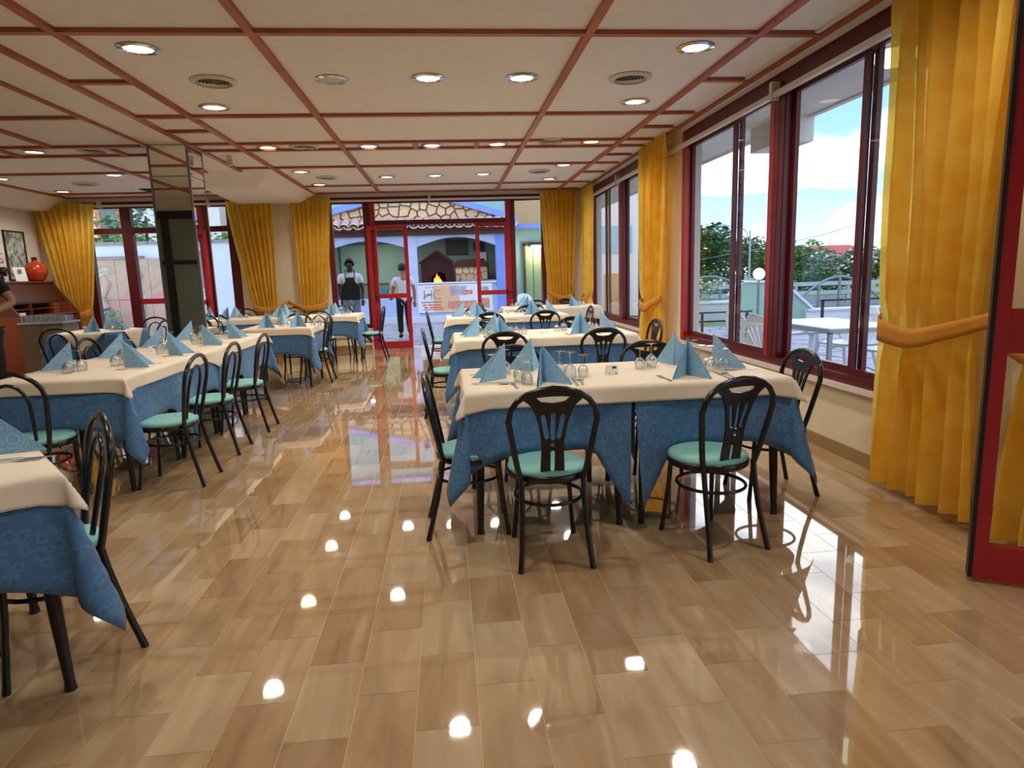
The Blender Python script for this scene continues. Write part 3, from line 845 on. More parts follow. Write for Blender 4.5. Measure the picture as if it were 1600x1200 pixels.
# ================================================================== CHAIRS
def hoop_pts(w0, w1, z0, ztop, y0, lean, n=11):
    """left half up, over the arch, right half down"""
    zs = z0+(ztop-z0)*.66
    pts = []
    for i in range(5):
        t = i/5; z = z0+(zs-z0)*t
        pts.append((-(w0+(w1-w0)*(t**.8)), z))
    for i in range(n):
        a = PI-PI*i/(n-1)
        pts.append((w1*math.cos(a)*(1.0), zs+(ztop-zs)*(math.sin(a)**.9)))
    for i in range(5):
        t = 1-(i+1)/5; z = z0+(zs-z0)*t
        pts.append((w0+(w1-w0)*(t**.8), z))
    return [(x, y0-lean*(z-z0)/(ztop-z0), z) for x, z in pts]
def chair_proto(name, splat, ztop):
    r = thing(name, 'x', 'chair')
    MB().lathe([(0, .430), (.192, .430), (.198, .440), (.194, .456), (.17, .465), (.10, .468), (0, .468)], 28, cap=False).build('seat', MAT['teal_vinyl'], r, 60)
    MB().lathe([(.15, .402), (.196, .402), (.203, .410), (.203, .432), (.196, .438), (.15, .438)], 28, cap=False).build('seat_ring', MAT['black_metal'], r, 50)
    for s in (-1, 1):
        MB().tube([(s*.148, -.165, .44), (s*.148, -.180, .34), (s*.152, -.205, .22), (s*.162, -.238, .09), (s*.172, -.262, 0)], [.0135, .0135, .0135, .013, .0145], 8).build('leg', MAT['black_metal'], r, 60)
        MB().tube([(s*.130, .128, .41), (s*.138, .138, .25), (s*.152, .158, .08), (s*.160, .168, 0)], [.0125, .0125, .012, .014], 8).build('leg', MAT['black_metal'], r, 60)
    MB().tube([(.166*math.cos(a), -.03+.176*math.sin(a), .302) for a in [2*PI*i/24 for i in range(24)]], .0085, 6, True).build('stretcher_ring', MAT['black_metal'], r, 60)
    MB().tube(hoop_pts(.148, .205, .42, ztop, -.165, .085), .0145, 8).build('back_hoop', MAT['black_metal'], r, 60)
    yb = lambda z: -.165-.085*(z-.42)/(ztop-.42)
    if splat:
        zt = ztop-.006
        half = [(.058, .425), (.056, .50), (.053, .56), (.055, .62), (.066, .69), (.084, .75), (.105, .79), (.135, .815)]
        top = [(.10, zt-.016), (.05, zt-.003), (0, zt)]
        R = half+top
        outer = R+[(-x, z) for x, z in reversed(R[:-1])]
        def slot(cx0, z0, cx1, z1, w, n=5):
            d = Vector((cx1-cx0, z1-z0)); l = d.length; d.normalize(); p = Vector((-d.y, d.x))
            o = []
            for c, s0 in (((cx1, z1), 0), ((cx0, z0), PI)):
                for i in range(n+1):
                    a = s0+PI*i/n
                    q = Vector(c)+(-p*math.cos(a)+d*math.sin(a))*w
                    o.append((q.x, q.y))
            return o
        holes = [slot(0, .628, 0, .742, .0115), slot(.028, .634, .046, .733, .0115), slot(-.028, .634, -.046, .733, .0115), slot(0, .47, 0, .555, .010),
                 [(.011*math.cos(a), .593+.011*math.sin(a)) for a in [2*PI*i/10 for i in range(10)]],
                 [(-.078, .826), (-.055, .806), (0, .798), (.055, .806), (.078, .826), (.04, .829), (0, .830), (-.04, .829)]]
        vs, fs = plate(outer, holes, .012)
        vs = [(v.x, yb(v.y)+v.z, v.y) for v in vs]
        MB().add(vs, fs).build('splat', MAT['black_metal'], r)
    else:
        MB().tube(hoop_pts(.070, .100, .43, ztop-.075, -.150, .085), .0105, 8).build('inner_hoop', MAT['black_metal'], r, 60)
    return Proto(r)
CS = chair_proto('dining_chair', True, .868)
CB = chair_proto('bentwood_chair', False, .895)
SPL = 'black splat-back chair '
BEN = 'black double-hoop chair '
GS, GB = 'slotted-back dining chairs on the window side', 'double-hoop dining chairs on the left side'
def deg(a): return math.radians(a)
# (x, y, facing rotation, where)
for x, y, a, where in (
        (.455, 3.09, 0, 'on the aisle-end near side of the nearest right table'),
        (1.285, 3.10, 15, 'turned slightly, on the window-end near side of the nearest right table'),
        (.105, 3.46, -90, 'seen side-on at the aisle end of the nearest right table'),
        (1.90, 3.72, 92, 'between the nearest right table and the window'),
        (.48, 4.38, 186, 'behind the left glasses on the far side of the nearest right table'),
        (1.40, 4.32, 172, 'behind the right glasses on the far side of the nearest right table'),
        (.50, 6.02, 0, 'on the left near side of the second right table'),
        (1.40, 6.02, 0, 'on the right near side of the second right table'),
        (-.01, 6.50, -88, 'side-on at the aisle end of the second right table'),
        (1.90, 6.55, 92, 'against the yellow curtain at the end of the second right table'),
        (.46, 7.14, 182, 'on the left far side of the second right table'),
        (1.42, 7.16, 176, 'on the right far side of the second right table'),
        (.56, 9.10, 0, 'on the left near side of the third right table'),
        (1.33, 9.10, 0, 'on the right near side of the third right table'),
        (-.06, 9.66, -90, 'side-on at the aisle end of the third right table'),
        (1.90, 9.66, 90, 'at the window end of the third right table'),
        (.45, 10.30, 180, 'on the left far side of the third right table'),
        (1.30, 10.30, 180, 'on the right far side of the third right table'),
        (.86, 11.52, -90, 'at the aisle end of the farthest right table, nearer one'),
        (.86, 11.98, -90, 'at the aisle end of the farthest right table, farther one'),
        (1.42, 11.12, 0, 'on the near side of the farthest right table'),
        (1.72, 12.26, 180, 'on the far side of the farthest right table, left one'),
        (2.28, 12.26, 180, 'on the far side of the farthest right table, window one')):
    CS.put((x, y, 0), deg(a), SPL+where, GS)
for x, y, a, where in (
        (-1.54, 2.43, 127, 'at the nearest left table, seen side-on in the foreground'),
        (-1.66, 1.86, 38, 'cut off by the bottom left corner of the picture'),
        (-2.62, 4.30, 0, 'at the near head of the long left table'),
        (-1.985, 4.66, 90, 'first along the aisle side of the long left table'),
        (-1.995, 5.47, 90, 'second along the aisle side of the long left table'),
        (-1.965, 6.25, 90, 'third along the aisle side of the long left table'),
        (-3.20, 6.55, -90, 'on the wall side of the long left table, half hidden by napkins'),
        (-1.86, 9.06, 90, 'on the aisle side of the square left table'),
        (-2.20, 9.62, 180, 'on the far side of the square left table'),
        (-2.05, 10.86, 0, 'at the right near side of the far left row, facing the entrance'),
        (-1.34, 11.44, 88, 'at the entrance end of the far left row, beside the red door'),
        (-3.62, 10.82, 0, 'at the left near side of the far left row'),
        (-3.66, 12.10, 180, 'on the far side of the far left row, before the left curtain'),
        (-2.80, 12.10, 180, 'on the far side of the far left row, before the pillar'),
        (-1.95, 12.10, 180, 'on the far side of the far left row, before the sidelight'),
        (-4.75, 8.62, 4, 'on the near side of the table in front of the writing desk'),
        (-4.12, 9.36, 90, 'at the right of the table in front of the writing desk'),
        (-4.45, 10.20, 180, 'on the far side of the table in front of the writing desk')):
    CB.put((x, y, 0), deg(a), BEN+where, GB)

# ================================================================== TABLES AND CLOTHS
ZT = .775
def table_proto(hx, hy):
    r = thing('dining_table', 'x', 'table')
    MB().box(-hx, hx, -hy, hy, ZT-.03, ZT).build('tabletop', MAT['table_wood'], r)
    MB().box(-hx+.05, hx-.05, -hy+.05, hy-.05, ZT-.09, ZT-.03).build('apron', MAT['table_leg'], r)
    for sx in (-1, 1):
        for sy in (-1, 1):
            x, y = sx*(hx-.06), sy*(hy-.06)
            MB().tube([(x, y, ZT-.06), (x+sx*.012, y+sy*.012, .30), (x+sx*.02, y+sy*.02, .03), (x+sx*.02, y+sy*.02, 0)], [.026, .023, .017, .021], 10).build('leg', MAT['table_leg'], r, 60)
    return Proto(r)
TP = table_proto(.422, .422)
def cloth_obj(name, m, label, cat, group, loc, rz, a, b, d, ext, lift, flare=.05, bulge=.34, block=(0, 0, 0, 0), seed=0, tipw=.26, over=(1, 1, 1, 1)):
    """cloth laid over a table top; block = (x-, x+, y-, y+) sides where another table stands; over scales the overhang per side"""
    q = random.Random(seed); p1, p2, p3 = q.uniform(0, 6), q.uniform(0, 6), q.uniform(0, 6)
    def axis(h, dm, dp):
        inner = [-h+2*h*i/14 for i in range(15)]
        lo = [-h-dm*(8-i)/8 for i in range(8)]; hi = [h+dp*(i+1)/8 for i in range(8)]
        return lo+inner+hi
    us = axis(a, d*over[0], d*over[1]); vs = axis(b, d*over[2], d*over[3])
    def pos(u, v):
        du = max(abs(u)-a, 0); dv = max(abs(v)-b, 0); sx = 1 if u > 0 else -1; sy = 1 if v > 0 else -1
        bx = block[0 if sx < 0 else 1]; by = block[2 if sy < 0 else 3]
        ox = a+.004+lift*.6; oy = b+.004+lift*.6
        if du == 0 and dv == 0: return (u, v, lift)
        def near(t, h): return max(0, 1-(h-abs(t))/tipw)**1.5
        if dv == 0:
            bk = block[2 if v < 0 else 3]
            e = (1.0*max(0, 1-(b-abs(v))/.20)) if bk else ext*near(v, b)
            drop = du
            o = drop*flare*(0 if bx else 1)*(1+.55*math.sin(9*v+p1))
            if bk: o += .16*du*e/1.0
            vs_ = v-math.copysign(.028*(e/1.0)*(du/d)**1.2, v) if bk else v
            return (sx*(ox+o), vs_, lift-(1+e)*math.sqrt(max(0, drop*drop-o*o)))
        if du == 0:
            bk = block[0 if u < 0 else 1]
            e = (1.0*max(0, 1-(a-abs(u))/.20)) if bk else ext*near(u, a)
            drop = dv
            o = drop*flare*(0 if by else 1)*(1+.55*math.sin(8*u+p2))
            if bk: o += .16*dv*e/1.0
            us_ = u-math.copysign(.028*(e/1.0)*(dv/d)**1.2, u) if bk else u
            return (us_, sy*(oy+o), lift-(1+e)*math.sqrt(max(0, drop*drop-o*o)))
        if bx: return (sx*(a+.012-.028*(dv/d)**1.2), sy*(oy+dv*(flare+.16)), lift-2.0*dv)
        if by: return (sx*(ox+du*(flare+.16)), sy*(b+.012-.028*(du/d)**1.2), lift-2.0*du)
        r_ = math.hypot(du, dv); th = math.atan2(dv, du)
        o = r_*(flare+bulge*math.sin(2*th)**2)
        cx = math.cos(th)*(0.08 if bx else 1); cy = math.sin(th)*(.08 if by else 1)
        fold = .10*r_*math.sin(4*th+p3*.0)*math.sin(2*th)
        x = sx*(ox+o*cx+(0 if bx else fold)); y = sy*(oy+o*cy-(0 if by else fold))
        return (x, y, lift-(1+ext)*math.sqrt(max(0, r_*r_-o*o)))
    o = MB().grid(us, vs, lambda u, v: pos(u, v)).build(name, MAT[m], None, 179, loc, rz)
    md = o.modifiers.new('thick', 'SOLIDIFY'); md.thickness = .0025; md.offset = 1
    return tag(o, label, cat, group)
BLUE, CREAM = 'blue damask tablecloth ', 'cream overcloth '
GT, GBL, GCR = 'dining tables', 'blue damask tablecloths', 'cream overcloths'
def row(cells, names, desc, rz=0, d=.325, dc=.088, ext=.30, cream=True, along='x', seed=1, cblock=(0, 0, 0, 0)):
    """cells: table centres side by side along one axis"""
    n = len(cells)
    for i, (cx, cy) in enumerate(cells):
        TP.put((cx, cy, 0), rz, 'dark-legged square table, ' + names[i], GT)
        bl = [0, 0, 0, 0]
        if n > 1:
            if i > 0: bl[0 if along == 'x' else 2] = 1
            if i < n-1: bl[1 if along == 'x' else 3] = 1
        cloth_obj('tablecloth', 'cloth_blue', BLUE + 'hanging from ' + names[i], 'tablecloth', GBL, (cx, cy, ZT), rz, .425, .425, d, ext, .004, block=bl, seed=seed+i, flare=.07, bulge=.26)
    if cream:
        cx = sum(c[0] for c in cells)/n; cy = sum(c[1] for c in cells)/n
        a = .432*n if along == 'x' else .432; b = .432 if along == 'x' else .432*n
        if along == 'x': a = (cells[-1][0]-cells[0][0])/2+.432
        else: b = (cells[-1][1]-cells[0][1])/2+.432
        cloth_obj('overcloth', 'cloth_cream', CREAM+'on '+desc, 'tablecloth', GCR, (cx, cy, ZT), rz, a, b, dc, .28, .009, flare=.14, bulge=.40, seed=seed+9, tipw=.10, block=cblock)
R1 = [(.505, 3.72), (1.395, 3.72)]; R2 = [(.49, 6.47), (1.35, 6.47)]; R3 = [(.42, 9.66), (1.28, 9.66)]; R4 = [(1.28, 11.98), (2.0, 11.98)]
row(R1, ['the left half of the nearest right table', 'the window half of the nearest right table'], 'the nearest right table', seed=3)
row(R2, ['the left half of the second right table', 'the window half of the second right table'], 'the second right table', seed=13)
row(R3, ['the left half of the third right table', 'the window half of the third right table'], 'the third right table', seed=23)
R4 = [(1.30, 11.98), (1.90, 11.98)]
row([(1.42, 11.73)], ['the farthest right table'], 'the farthest right table by the corner curtains', seed=33)
TP.put((2.265, 11.73, 0), 0, 'dark-legged square table at the window end of the farthest right table', GT)
cloth_obj('tablecloth', 'cloth_cream', 'cream cloth on the window end of the farthest right table', 'tablecloth', GCR, (2.265, 11.73, ZT), 0, .425, .425, .2, .2, .006, block=(1, 0, 0, 0), seed=41)
row([(-1.905, 2.27)], ['the nearest left table'], 'the nearest left table in the foreground', rz=deg(38), seed=43)
L1 = [(-2.57, 4.88), (-2.57, 5.74), (-2.57, 6.60), (-2.57, 7.44)]
row(L1[:2], ['the near end of the long left table', 'the second part of the long left table'], 'the near half of the long left table', along='y', seed=53, cblock=(0, 0, 0, 1))
row(L1[2:], ['the third part of the long left table', 'the far end of the long left table'], 'the far half of the long left table', along='y', seed=63, cblock=(0, 0, 1, 0))
row([(-2.20, 8.98)], ['the square left table beside the mirrored column'], 'the square left table beside the mirrored column', seed=73)
row([(-3.62, 11.42), (-2.78, 11.42), (-1.94, 11.42)], ['the left part of the far left row', 'the middle of the far left row', 'the entrance end of the far left row'], 'the far left row of tables', seed=83)
row([(-4.76, 9.42)], ['the table in front of the writing desk'], 'x', cream=False, seed=93)
def corner_cloth(u, v):
    x, y = (u-v)*.7071, (u+v)*.7071; h = .436; z = .010
    if abs(x) > h: z -= abs(x)-h; x = math.copysign(h+.012+.1*(abs(x)-h), x)
    if abs(y) > h: z -= abs(y)-h; y = math.copysign(h+.012+.1*(abs(y)-h), y)
    return (x, y, z)
g24 = [-.50+i/24 for i in range(25)]
o = MB().grid(g24, g24, corner_cloth).build('overcloth', MAT['cloth_cream'], None, 179, (-4.76, 9.42, ZT))
md = o.modifiers.new('thick', 'SOLIDIFY'); md.thickness = .0025; md.offset = 1
tag(o, 'cream overcloth laid cornerwise on the table in front of the writing desk', 'tablecloth', GCR)

# ================================================================== TABLE SETTINGS
def napkin_proto(h, w, open_, lean):
    """folded paper napkin: two triangular wings standing on an open V"""
    r = thing('folded_napkin', 'x', 'napkin')
    for s in (-1, 1):
        a = deg(90)+s*deg(open_)
        d = Vector((math.cos(a), math.sin(a), 0)); nrm = Vector((-d.y, d.x, 0))*s
        A = Vector((0, -lean, h)); B = Vector((0, 0, 0)); C = d*w
        b = MB()
        for off in (0, .006):
            sh = nrm*off
            tri = [B+sh, C+sh*1.8, A+sh*.1]
            tri2 = [p+nrm*.0016 for p in tri]
            b.add([*tri, *tri2], [(0, 1, 2), (5, 4, 3), (0, 3, 4, 1), (1, 4, 5, 2), (2, 5, 3, 0)])
        b.build('wing', MAT['napkin_blue'], r)
    return Proto(r)
NP = napkin_proto(.205, .205, 28, .0)
def goblet(h=.150, rb=.036, rf=.034):
    """stemmed glass standing upside down: foot on top"""
    r = thing('stemmed_glass', 'x', 'glass')
    bh = h*.52
    out = [(rb*.86, 0), (rb*.97, bh*.25), (rb, bh*.5), (rb*.9, bh*.8), (rb*.5, bh*.97), (.006, bh+.006)]
    inn = [(.001, bh-.004), (rb*.45, bh*.93), (rb*.86, bh*.77), (rb-.0016, bh*.5), (rb*.97-.0016, bh*.25), (rb*.86-.0016, 0)]
    MB().lathe(inn+out+[(.0042, bh+.014), (.0038, h-.012), (.007, h-.006), (rf, h-.0015), (rf, h), (0, h)], 18, cap=False).build('bowl_and_stem', MAT['glassware'], r, 60)
    return Proto(r)
G1, G2 = goblet(), goblet(.128, .032, .030)
def flatware(kind):
    b = MB()
    b.add([(-.006, 0, .002), (.006, 0, .002), (.0035, .11, .005), (-.0035, .11, .005), (-.006, 0, .0035), (.006, 0, .0035), (.0035, .11, .0068), (-.0035, .11, .0068)],
          [(0, 3, 2, 1), (4, 5, 6, 7), (0, 1, 5, 4), (1, 2, 6, 5), (2, 3, 7, 6), (3, 0, 4, 7)])
    if kind == 'knife':
        b.prism([(-.004, .11), (.004, .11), (.009, .13), (.009, .19), (.002, .215), (-.004, .21)], .002, .0035, lambda u, v, w_: (u, v, w_))
    elif kind == 'fork':
        b.prism([(-.0035, .11), (.0035, .11), (.011, .135), (.012, .155), (-.012, .155), (-.011, .135)], .003, .005, lambda u, v, w_: (u, v, w_))
        for x in (-.0095, -.0032, .0032, .0095): b.box(x-.0018, x+.0018, .155, .20, .002, .0045)
    else:
        pts = [(.019*math.sin(a), .168-.028*math.cos(a)) for a in [2*PI*i/12 for i in range(12)]]
        b.prism(pts, .001, .003, lambda u, v, w_: (u, v, w_+.0006*((u/.019)**2*4))); b.box(-.0035, .0035, .105, .145, .003, .005)
    return b.mesh(kind)
FW = {}
for k in ('knife', 'fork', 'spoon'):
    FW[k] = flatware(k); FW[k].materials.append(MAT['steel'])
ZC_ = ZT+.0125
def put_flat(kind, x, y, rz, where):
    o = link(kind, FW[kind], None, (x, y, ZC_), rz)
    tag(o, 'steel ' + kind + ' ' + where, kind, 'cutlery on the tables')
def local(x, y, rz, dx, dy):
    c, s = math.cos(rz), math.sin(rz)
    return x+dx*c-dy*s, y+dx*s+dy*c
def setting(x, y, a, where, detail=2, glasses=2, nrot=0, sep=.10):
    """place setting: (x, y) = table edge in front of the diner, a = direction the diner faces"""
    rz = deg(a)
    nx, ny = local(x, y, rz, 0, .235)
    NP.put((nx, ny, ZC_-.0015), rz+deg(180+nrot), 'folded light blue napkin ' + where, 'folded blue napkins')
    if glasses:
        for i, (gx, gy) in enumerate(((.17, .30), (.25, .33), (.12, .36))[:glasses]):
            px, py = local(x, y, rz, gx, gy)
            (G1 if i != 1 else G2).put((px, py, ZC_-.0015), rz, ('taller', 'shorter', 'rear taller')[i] + ' upturned stemmed glass ' + where, 'upturned glasses')
    if detail > 1:
        px, py = local(x, y, rz, -.16, .03); put_flat('fork', px, py, rz+deg(4), 'left of the napkin ' + where)
        px, py = local(x, y, rz, .16, .03); put_flat('knife', px, py, rz-deg(3), 'right of the napkin ' + where)
        px, py = local(x, y, rz, .19, .04); put_flat('spoon', px, py, rz-deg(6), 'beside the knife ' + where)
    elif detail == 1:
        px, py = local(x, y, rz, .15, .03); put_flat('knife', px, py, rz, 'right of the napkin ' + where)
        px, py = local(x, y, rz, -.15, .03); put_flat('fork', px, py, rz, 'left of the napkin ' + where)
for tname, cs, det, y0, y1 in (('nearest right table', R1, 2, 3.295, 4.145), ('second right table', R2, 1, 6.045, 6.895), ('third right table', R3, 0, 9.235, 10.085)):
    xa, xb = cs[0][0], cs[1][0]
    setting(xa+.0, y0, 0, 'at the left near place of the ' + tname, det, 3 if det else 2, 14)
    setting(xb-.06, y0, 0, 'at the right near place of the ' + tname, det, 3 if det else 2, -12)
    setting(xa-.01, y1, 180, 'at the left far place of the ' + tname, det and 1, 2, 10)
    setting(xb+.0, y1, 180, 'at the right far place of the ' + tname, det and 1, 2, -15)
    setting(xa-.425, (y0+y1)/2-.02, -90, 'at the aisle end of the ' + tname, det, 2, 10)
    setting(xb+.425, (y0+y1)/2+.05, 90, 'at the window end of the ' + tname, det, 2, -12)
setting(1.42, 11.31, 0, 'at the near place of the farthest right table', 0, 3, -15)
setting(2.20, 11.33, 0, 'at the window end of the farthest right table', 0, 3, 12)
setting(1.42, 12.15, 180, 'at the far place of the farthest right table', 0, 2, 20)
for i, (y, w_) in enumerate(((5.02, 'first'), (5.80, 'second'), (6.60, 'third'), (7.34, 'last'))):
    setting(-2.155, y, 90, 'at the %s aisle place of the long left table' % w_, 1, 3, [12, -8, 14, -4][i])
    setting(-3.005, y+.03, -90, 'at the %s wall-side place of the long left table' % w_, 1, 3, [-10, 8, -6, 12][i])
setting(-2.62, 4.30, 0, 'at the near head of the long left table', 0, 2, 170) if False else None
x0, y0 = -1.905, 2.27
n0, n1 = onz(-30, 712, ZC_), onz(60, 714, ZC_)
NP.put((n0.x, n0.y, ZC_-.0015), math.atan2(n1.y-n0.y, n1.x-n0.x)-PI/2, 'folded light blue napkin on the nearest left table, cut by the picture edge', 'folded blue napkins')
k0, k1 = onz(-20, 722, ZC_), onz(62, 715, ZC_)
put_flat('knife', k0.x, k0.y, math.atan2(k1.y-k0.y, k1.x-k0.x)-PI/2, 'in front of the napkin on the nearest left table')
put_flat('fork', k0.x-.02, k0.y-.03, math.atan2(k1.y-k0.y, k1.x-k0.x)-PI/2, 'beside the knife on the nearest left table')
for a, dx, dy, w_ in ((0, -.16, -.425, 'near left'), (0, .24, -.425, 'near right'), (180, -.05, .425, 'far')):
    setting(-2.20+dx, 8.98+dy, a, 'at the %s place of the square left table' % w_, 0, 2, 12)
for i, x in enumerate((-3.62, -2.78, -1.94)):
    w_ = ('left', 'middle', 'right')[i]
    setting(x, 11.0, 0, 'at the %s near place of the far left row' % w_, 0, 2, -10)
    setting(x, 11.84, 180, 'at the %s far place of the far left row' % w_, 0, 2, 15)
for a, dx, dy, w_ in ((0, .05, -.42, 'near'), (180, .02, .42, 'far'), (90, .42, 0, 'right')):
    setting(-4.76+dx, 9.42+dy, a, 'at the %s place of the table by the writing desk' % w_, 0, 2, 10)
# tent cards and a bowl
def tent(loc, rz, label):
    r = thing('table_card', label, 'table card', loc, rz, 'folded table cards')
    for s in (-1, 1):
        MB().add([(-.035, s*.022, 0), (.035, s*.022, 0), (.035, 0, .052), (-.035, 0, .052), (-.035, s*.0235, 0), (.035, s*.0235, 0), (.035, s*.0012, .053), (-.035, s*.0012, .053)],
                 [(0, 1, 2, 3), (7, 6, 5, 4), (0, 4, 5, 1), (1, 5, 6, 2), (2, 6, 7, 3), (3, 7, 4, 0)]).build('panel', MAT['paper_white'], r)
    b = MB()
    for k, (x0_, x1_, z0_, z1_) in enumerate(((.0, .026, .034, .046), (-.02, -.012, .006, .01), (.018, .026, .004, .012))):
        y = lambda z: -.0242+.0222*(z/.052)
        b.add([(x0_, y(z0_), z0_), (x1_, y(z0_), z0_), (x1_, y(z1_), z1_), (x0_, y(z1_), z1_)], [(0, 1, 2, 3)])
    b.build('printed_mark', MAT['ink_dark'], r)
p = onz(956, 585, ZT+.01); tent((p.x, p.y, ZC_-.001), deg(-6), 'white folded table card standing in the middle of the nearest right table')
p = onz(240, 550, ZT+.01); tent((p.x, p.y, ZC_-.001), deg(20), 'white folded table card between napkins on the long left table')
p = onz(803, 490, ZT+.01); tent((.86, 9.5, ZC_-.001), deg(-6), 'white folded table card on the third right table')
b = MB()
pr = []
for i in range(20):
    pr.append(i)
nb = thing('crumpled_napkin', 'small white crumpled paper on the second right table', 'paper', (.93, 6.42, ZC_-.001))
q = random.Random(4)
def crump(u, v):
    a = u*2*PI; ph = v*PI/2; r_ = .036*(1+.25*math.sin(5*a+1)*math.cos(ph)+.12*math.sin(9*a))
    return (r_*math.cos(a)*math.cos(ph)*1.2, r_*math.sin(a)*math.cos(ph), .04*math.sin(ph)*(1+.12*math.sin(7*a)))
MB().grid([i/24 for i in range(25)], [j/8 for j in range(9)], crump).build('paper_ball', MAT['paper_white'], nb)
# ================================================================== LEFT SIDE OF THE ROOM
# writing desk against the left wall
dk = thing('writing_desk', 'old wooden writing desk with sloped upper part against the left wall', 'desk', (0, 0, 0))
X0, X1, Y0, Y1 = -7.33, -6.66, 10.92, 12.60
MB().box(X0, X1, Y0, Y0+.03, 0, .95).build('side_panel', MAT['wood_orange'], dk)
MB().box(X0, X1, Y1-.03, Y1, 0, .95).build('side_panel', MAT['wood_orange'], dk)
MB().box(X0, X0+.02, Y0+.03, Y1-.03, 0, 1.46).build('back_panel', MAT['wood_dark'], dk)
for y in (Y0, Y1-.03):
    MB().prism([(X0, .95), (X1, .95), (X0+.30, 1.48), (X0, 1.48)], y, y+.03, lambda u, v, w_: (u, w_, v)).build('sloped_side', MAT['wood_mid'], dk)
MB().box(X0, X0+.32, Y0-.01, Y1+.01, 1.48, 1.505).build('top_board', MAT['wood_mid'], dk)
MB().add([(X0+.30, Y0+.03, 1.48), (X0+.30, Y1-.03, 1.48), (X0+.47, Y1-.03, 1.17), (X0+.47, Y0+.03, 1.17), (X0+.285, Y0+.03, 1.46), (X0+.285, Y1-.03, 1.46), (X0+.455, Y1-.03, 1.155), (X0+.455, Y0+.03, 1.155)],
         [(0, 1, 2, 3), (7, 6, 5, 4), (0, 3, 7, 4), (1, 5, 6, 2), (2, 6, 7, 3), (0, 4, 5, 1)]).build('fall_front', MAT['wood_dark'], dk)
MB().box(X0+.02, X1-.02, Y0+.03, Y1-.03, .93, .955).build('shelf', MAT['wood_mid'], dk)
MB().box(X0+.02, X0+.46, Y0+.03, Y1-.03, 1.14, 1.16).build('shelf', MAT['wood_mid'], dk)
MB().box(X0+.02, X0+.48, Y0+.03, Y1-.48, 1.045, 1.055).build('shelf', MAT['wood_mid'], dk)
MB().box(X0+.02, X0+.50, Y0+.60, Y0+.612, .955, 1.14).build('divider', MAT['wood_mid'], dk)
for i in range(3):
    d = MB().box(X0+.05, X0+.50, Y1-.46, Y1-.05, .96+i*.06, 1.012+i*.06).build('drawer', MAT['wood_orange'], dk)
    MB().obox((X0+.508, Y1-.255, .986+i*.06), .016, .022, .016).build('knob', MAT['seal_black'], d)
for z0, z1 in ((.08, .45), (.48, .90)):
    d = MB().box(X1-.025, X1, Y0+.04, Y1-.04, z0, z1).build('door', MAT['wood_dark'], dk)
    MB().obox((X1+.008, (Y0+Y1)/2, (z0+z1)/2), .018, .05, .018).build('handle', MAT['seal_black'], d)
tag(MB().box(-7.0, -6.86, 11.25, 11.40, .957, 1.0).build('card_box', MAT['paper_white']), 'small white card box inside the open writing desk', 'box')
# vase and things on the desk
v = thing('vase', 'round orange-red glazed vase with narrow neck on the writing desk', 'vase', (-7.13, 12.30, 1.505))
MB().lathe([(r_*1.32, z_*1.32) for r_, z_ in ((0, 0), (.07, 0), (.105, .04), (.135, .11), (.132, .17), (.10, .225), (.05, .25), (.03, .265), (.028, .30), (.036, .315), (.028, .315), (.02, .27), (0, .27))], 24, cap=False).build('body', MAT['vase_red'], v, 60)
MB().lathe([(.038, .346), (.041, .37), (.041, .396), (.050, .417)], 20, cap=False).build('neck_band', MAT['red_dark'], v, 60)
f = thing('photo_card', 'white printed card leaning on the writing desk beside the vase', 'card', (-7.08, 11.78, 1.507), deg(62))
MB().obox((0, 0, .12), .19, .008, .24, Matrix.Rotation(deg(-14), 3, 'X')).build('card', MAT['paper_white'], f)
MB().obox((-.005, -.0062, .17), .06, .002, .06, Matrix.Rotation(deg(-14), 3, 'X')).build('print', MAT['print_grey'], f)
MB().obox((.03, .014, .05), .07, .002, .07, Matrix.Rotation(deg(-14), 3, 'X')).build('print', MAT['dark_plant'], f)
q = random.Random(8)
pl = thing('dried_bouquet', 'dark dried flower bouquet on the left end of the writing desk', 'flowers', (-7.14, 11.36, 1.505))
MB().lathe([(0, 0), (.05, 0), (.06, .04), (.045, .09), (0, .09)], 12, cap=False).build('pot', MAT['dark_plant'], pl, 60)
b = MB()
for i in range(160):
    a, t, rr = q.uniform(0, 2*PI), q.uniform(.1, .23), q.uniform(0, .15)
    b.obox((rr*math.cos(a), rr*math.sin(a), t), .045, .008, .03, Matrix.Rotation(q.uniform(0, 6), 3, 'Z') @ Matrix.Rotation(q.uniform(0, 3), 3, 'X'))
stuff(b.build('dry_leaves', MAT['dark_plant'], pl))
b = MB()
for i in range(26):
    a, t, rr = q.uniform(0, 2*PI), q.uniform(.22, .46), q.uniform(.02, .12)
    b.obox((rr*math.cos(a), rr*math.sin(a)-.08, t), .03, .03, .022, Matrix.Rotation(q.uniform(0, 6), 3, 'Z'))
stuff(b.build('pale_blossoms', MAT['flower_pink'], pl))
# framed print on the left wall
pf = thing('framed_picture', 'tall dark-framed bamboo print on the left wall', 'picture', (XL, 12.18, 1.95))
w2, h2 = .27, .42
for a in ((0, .03, -w2, -w2+.022, -h2, h2), (0, .03, w2-.022, w2, -h2, h2), (0, .03, -w2+.022, w2-.022, -h2, -h2+.022), (0, .03, -w2+.022, w2-.022, h2-.022, h2)):
    MB().box(*a).build('frame_side', MAT['frame_black'], pf)
MB().box(.004, .014, -w2+.022, w2-.022, -h2+.022, h2-.022).build('print', MAT['bamboo_print'], pf)
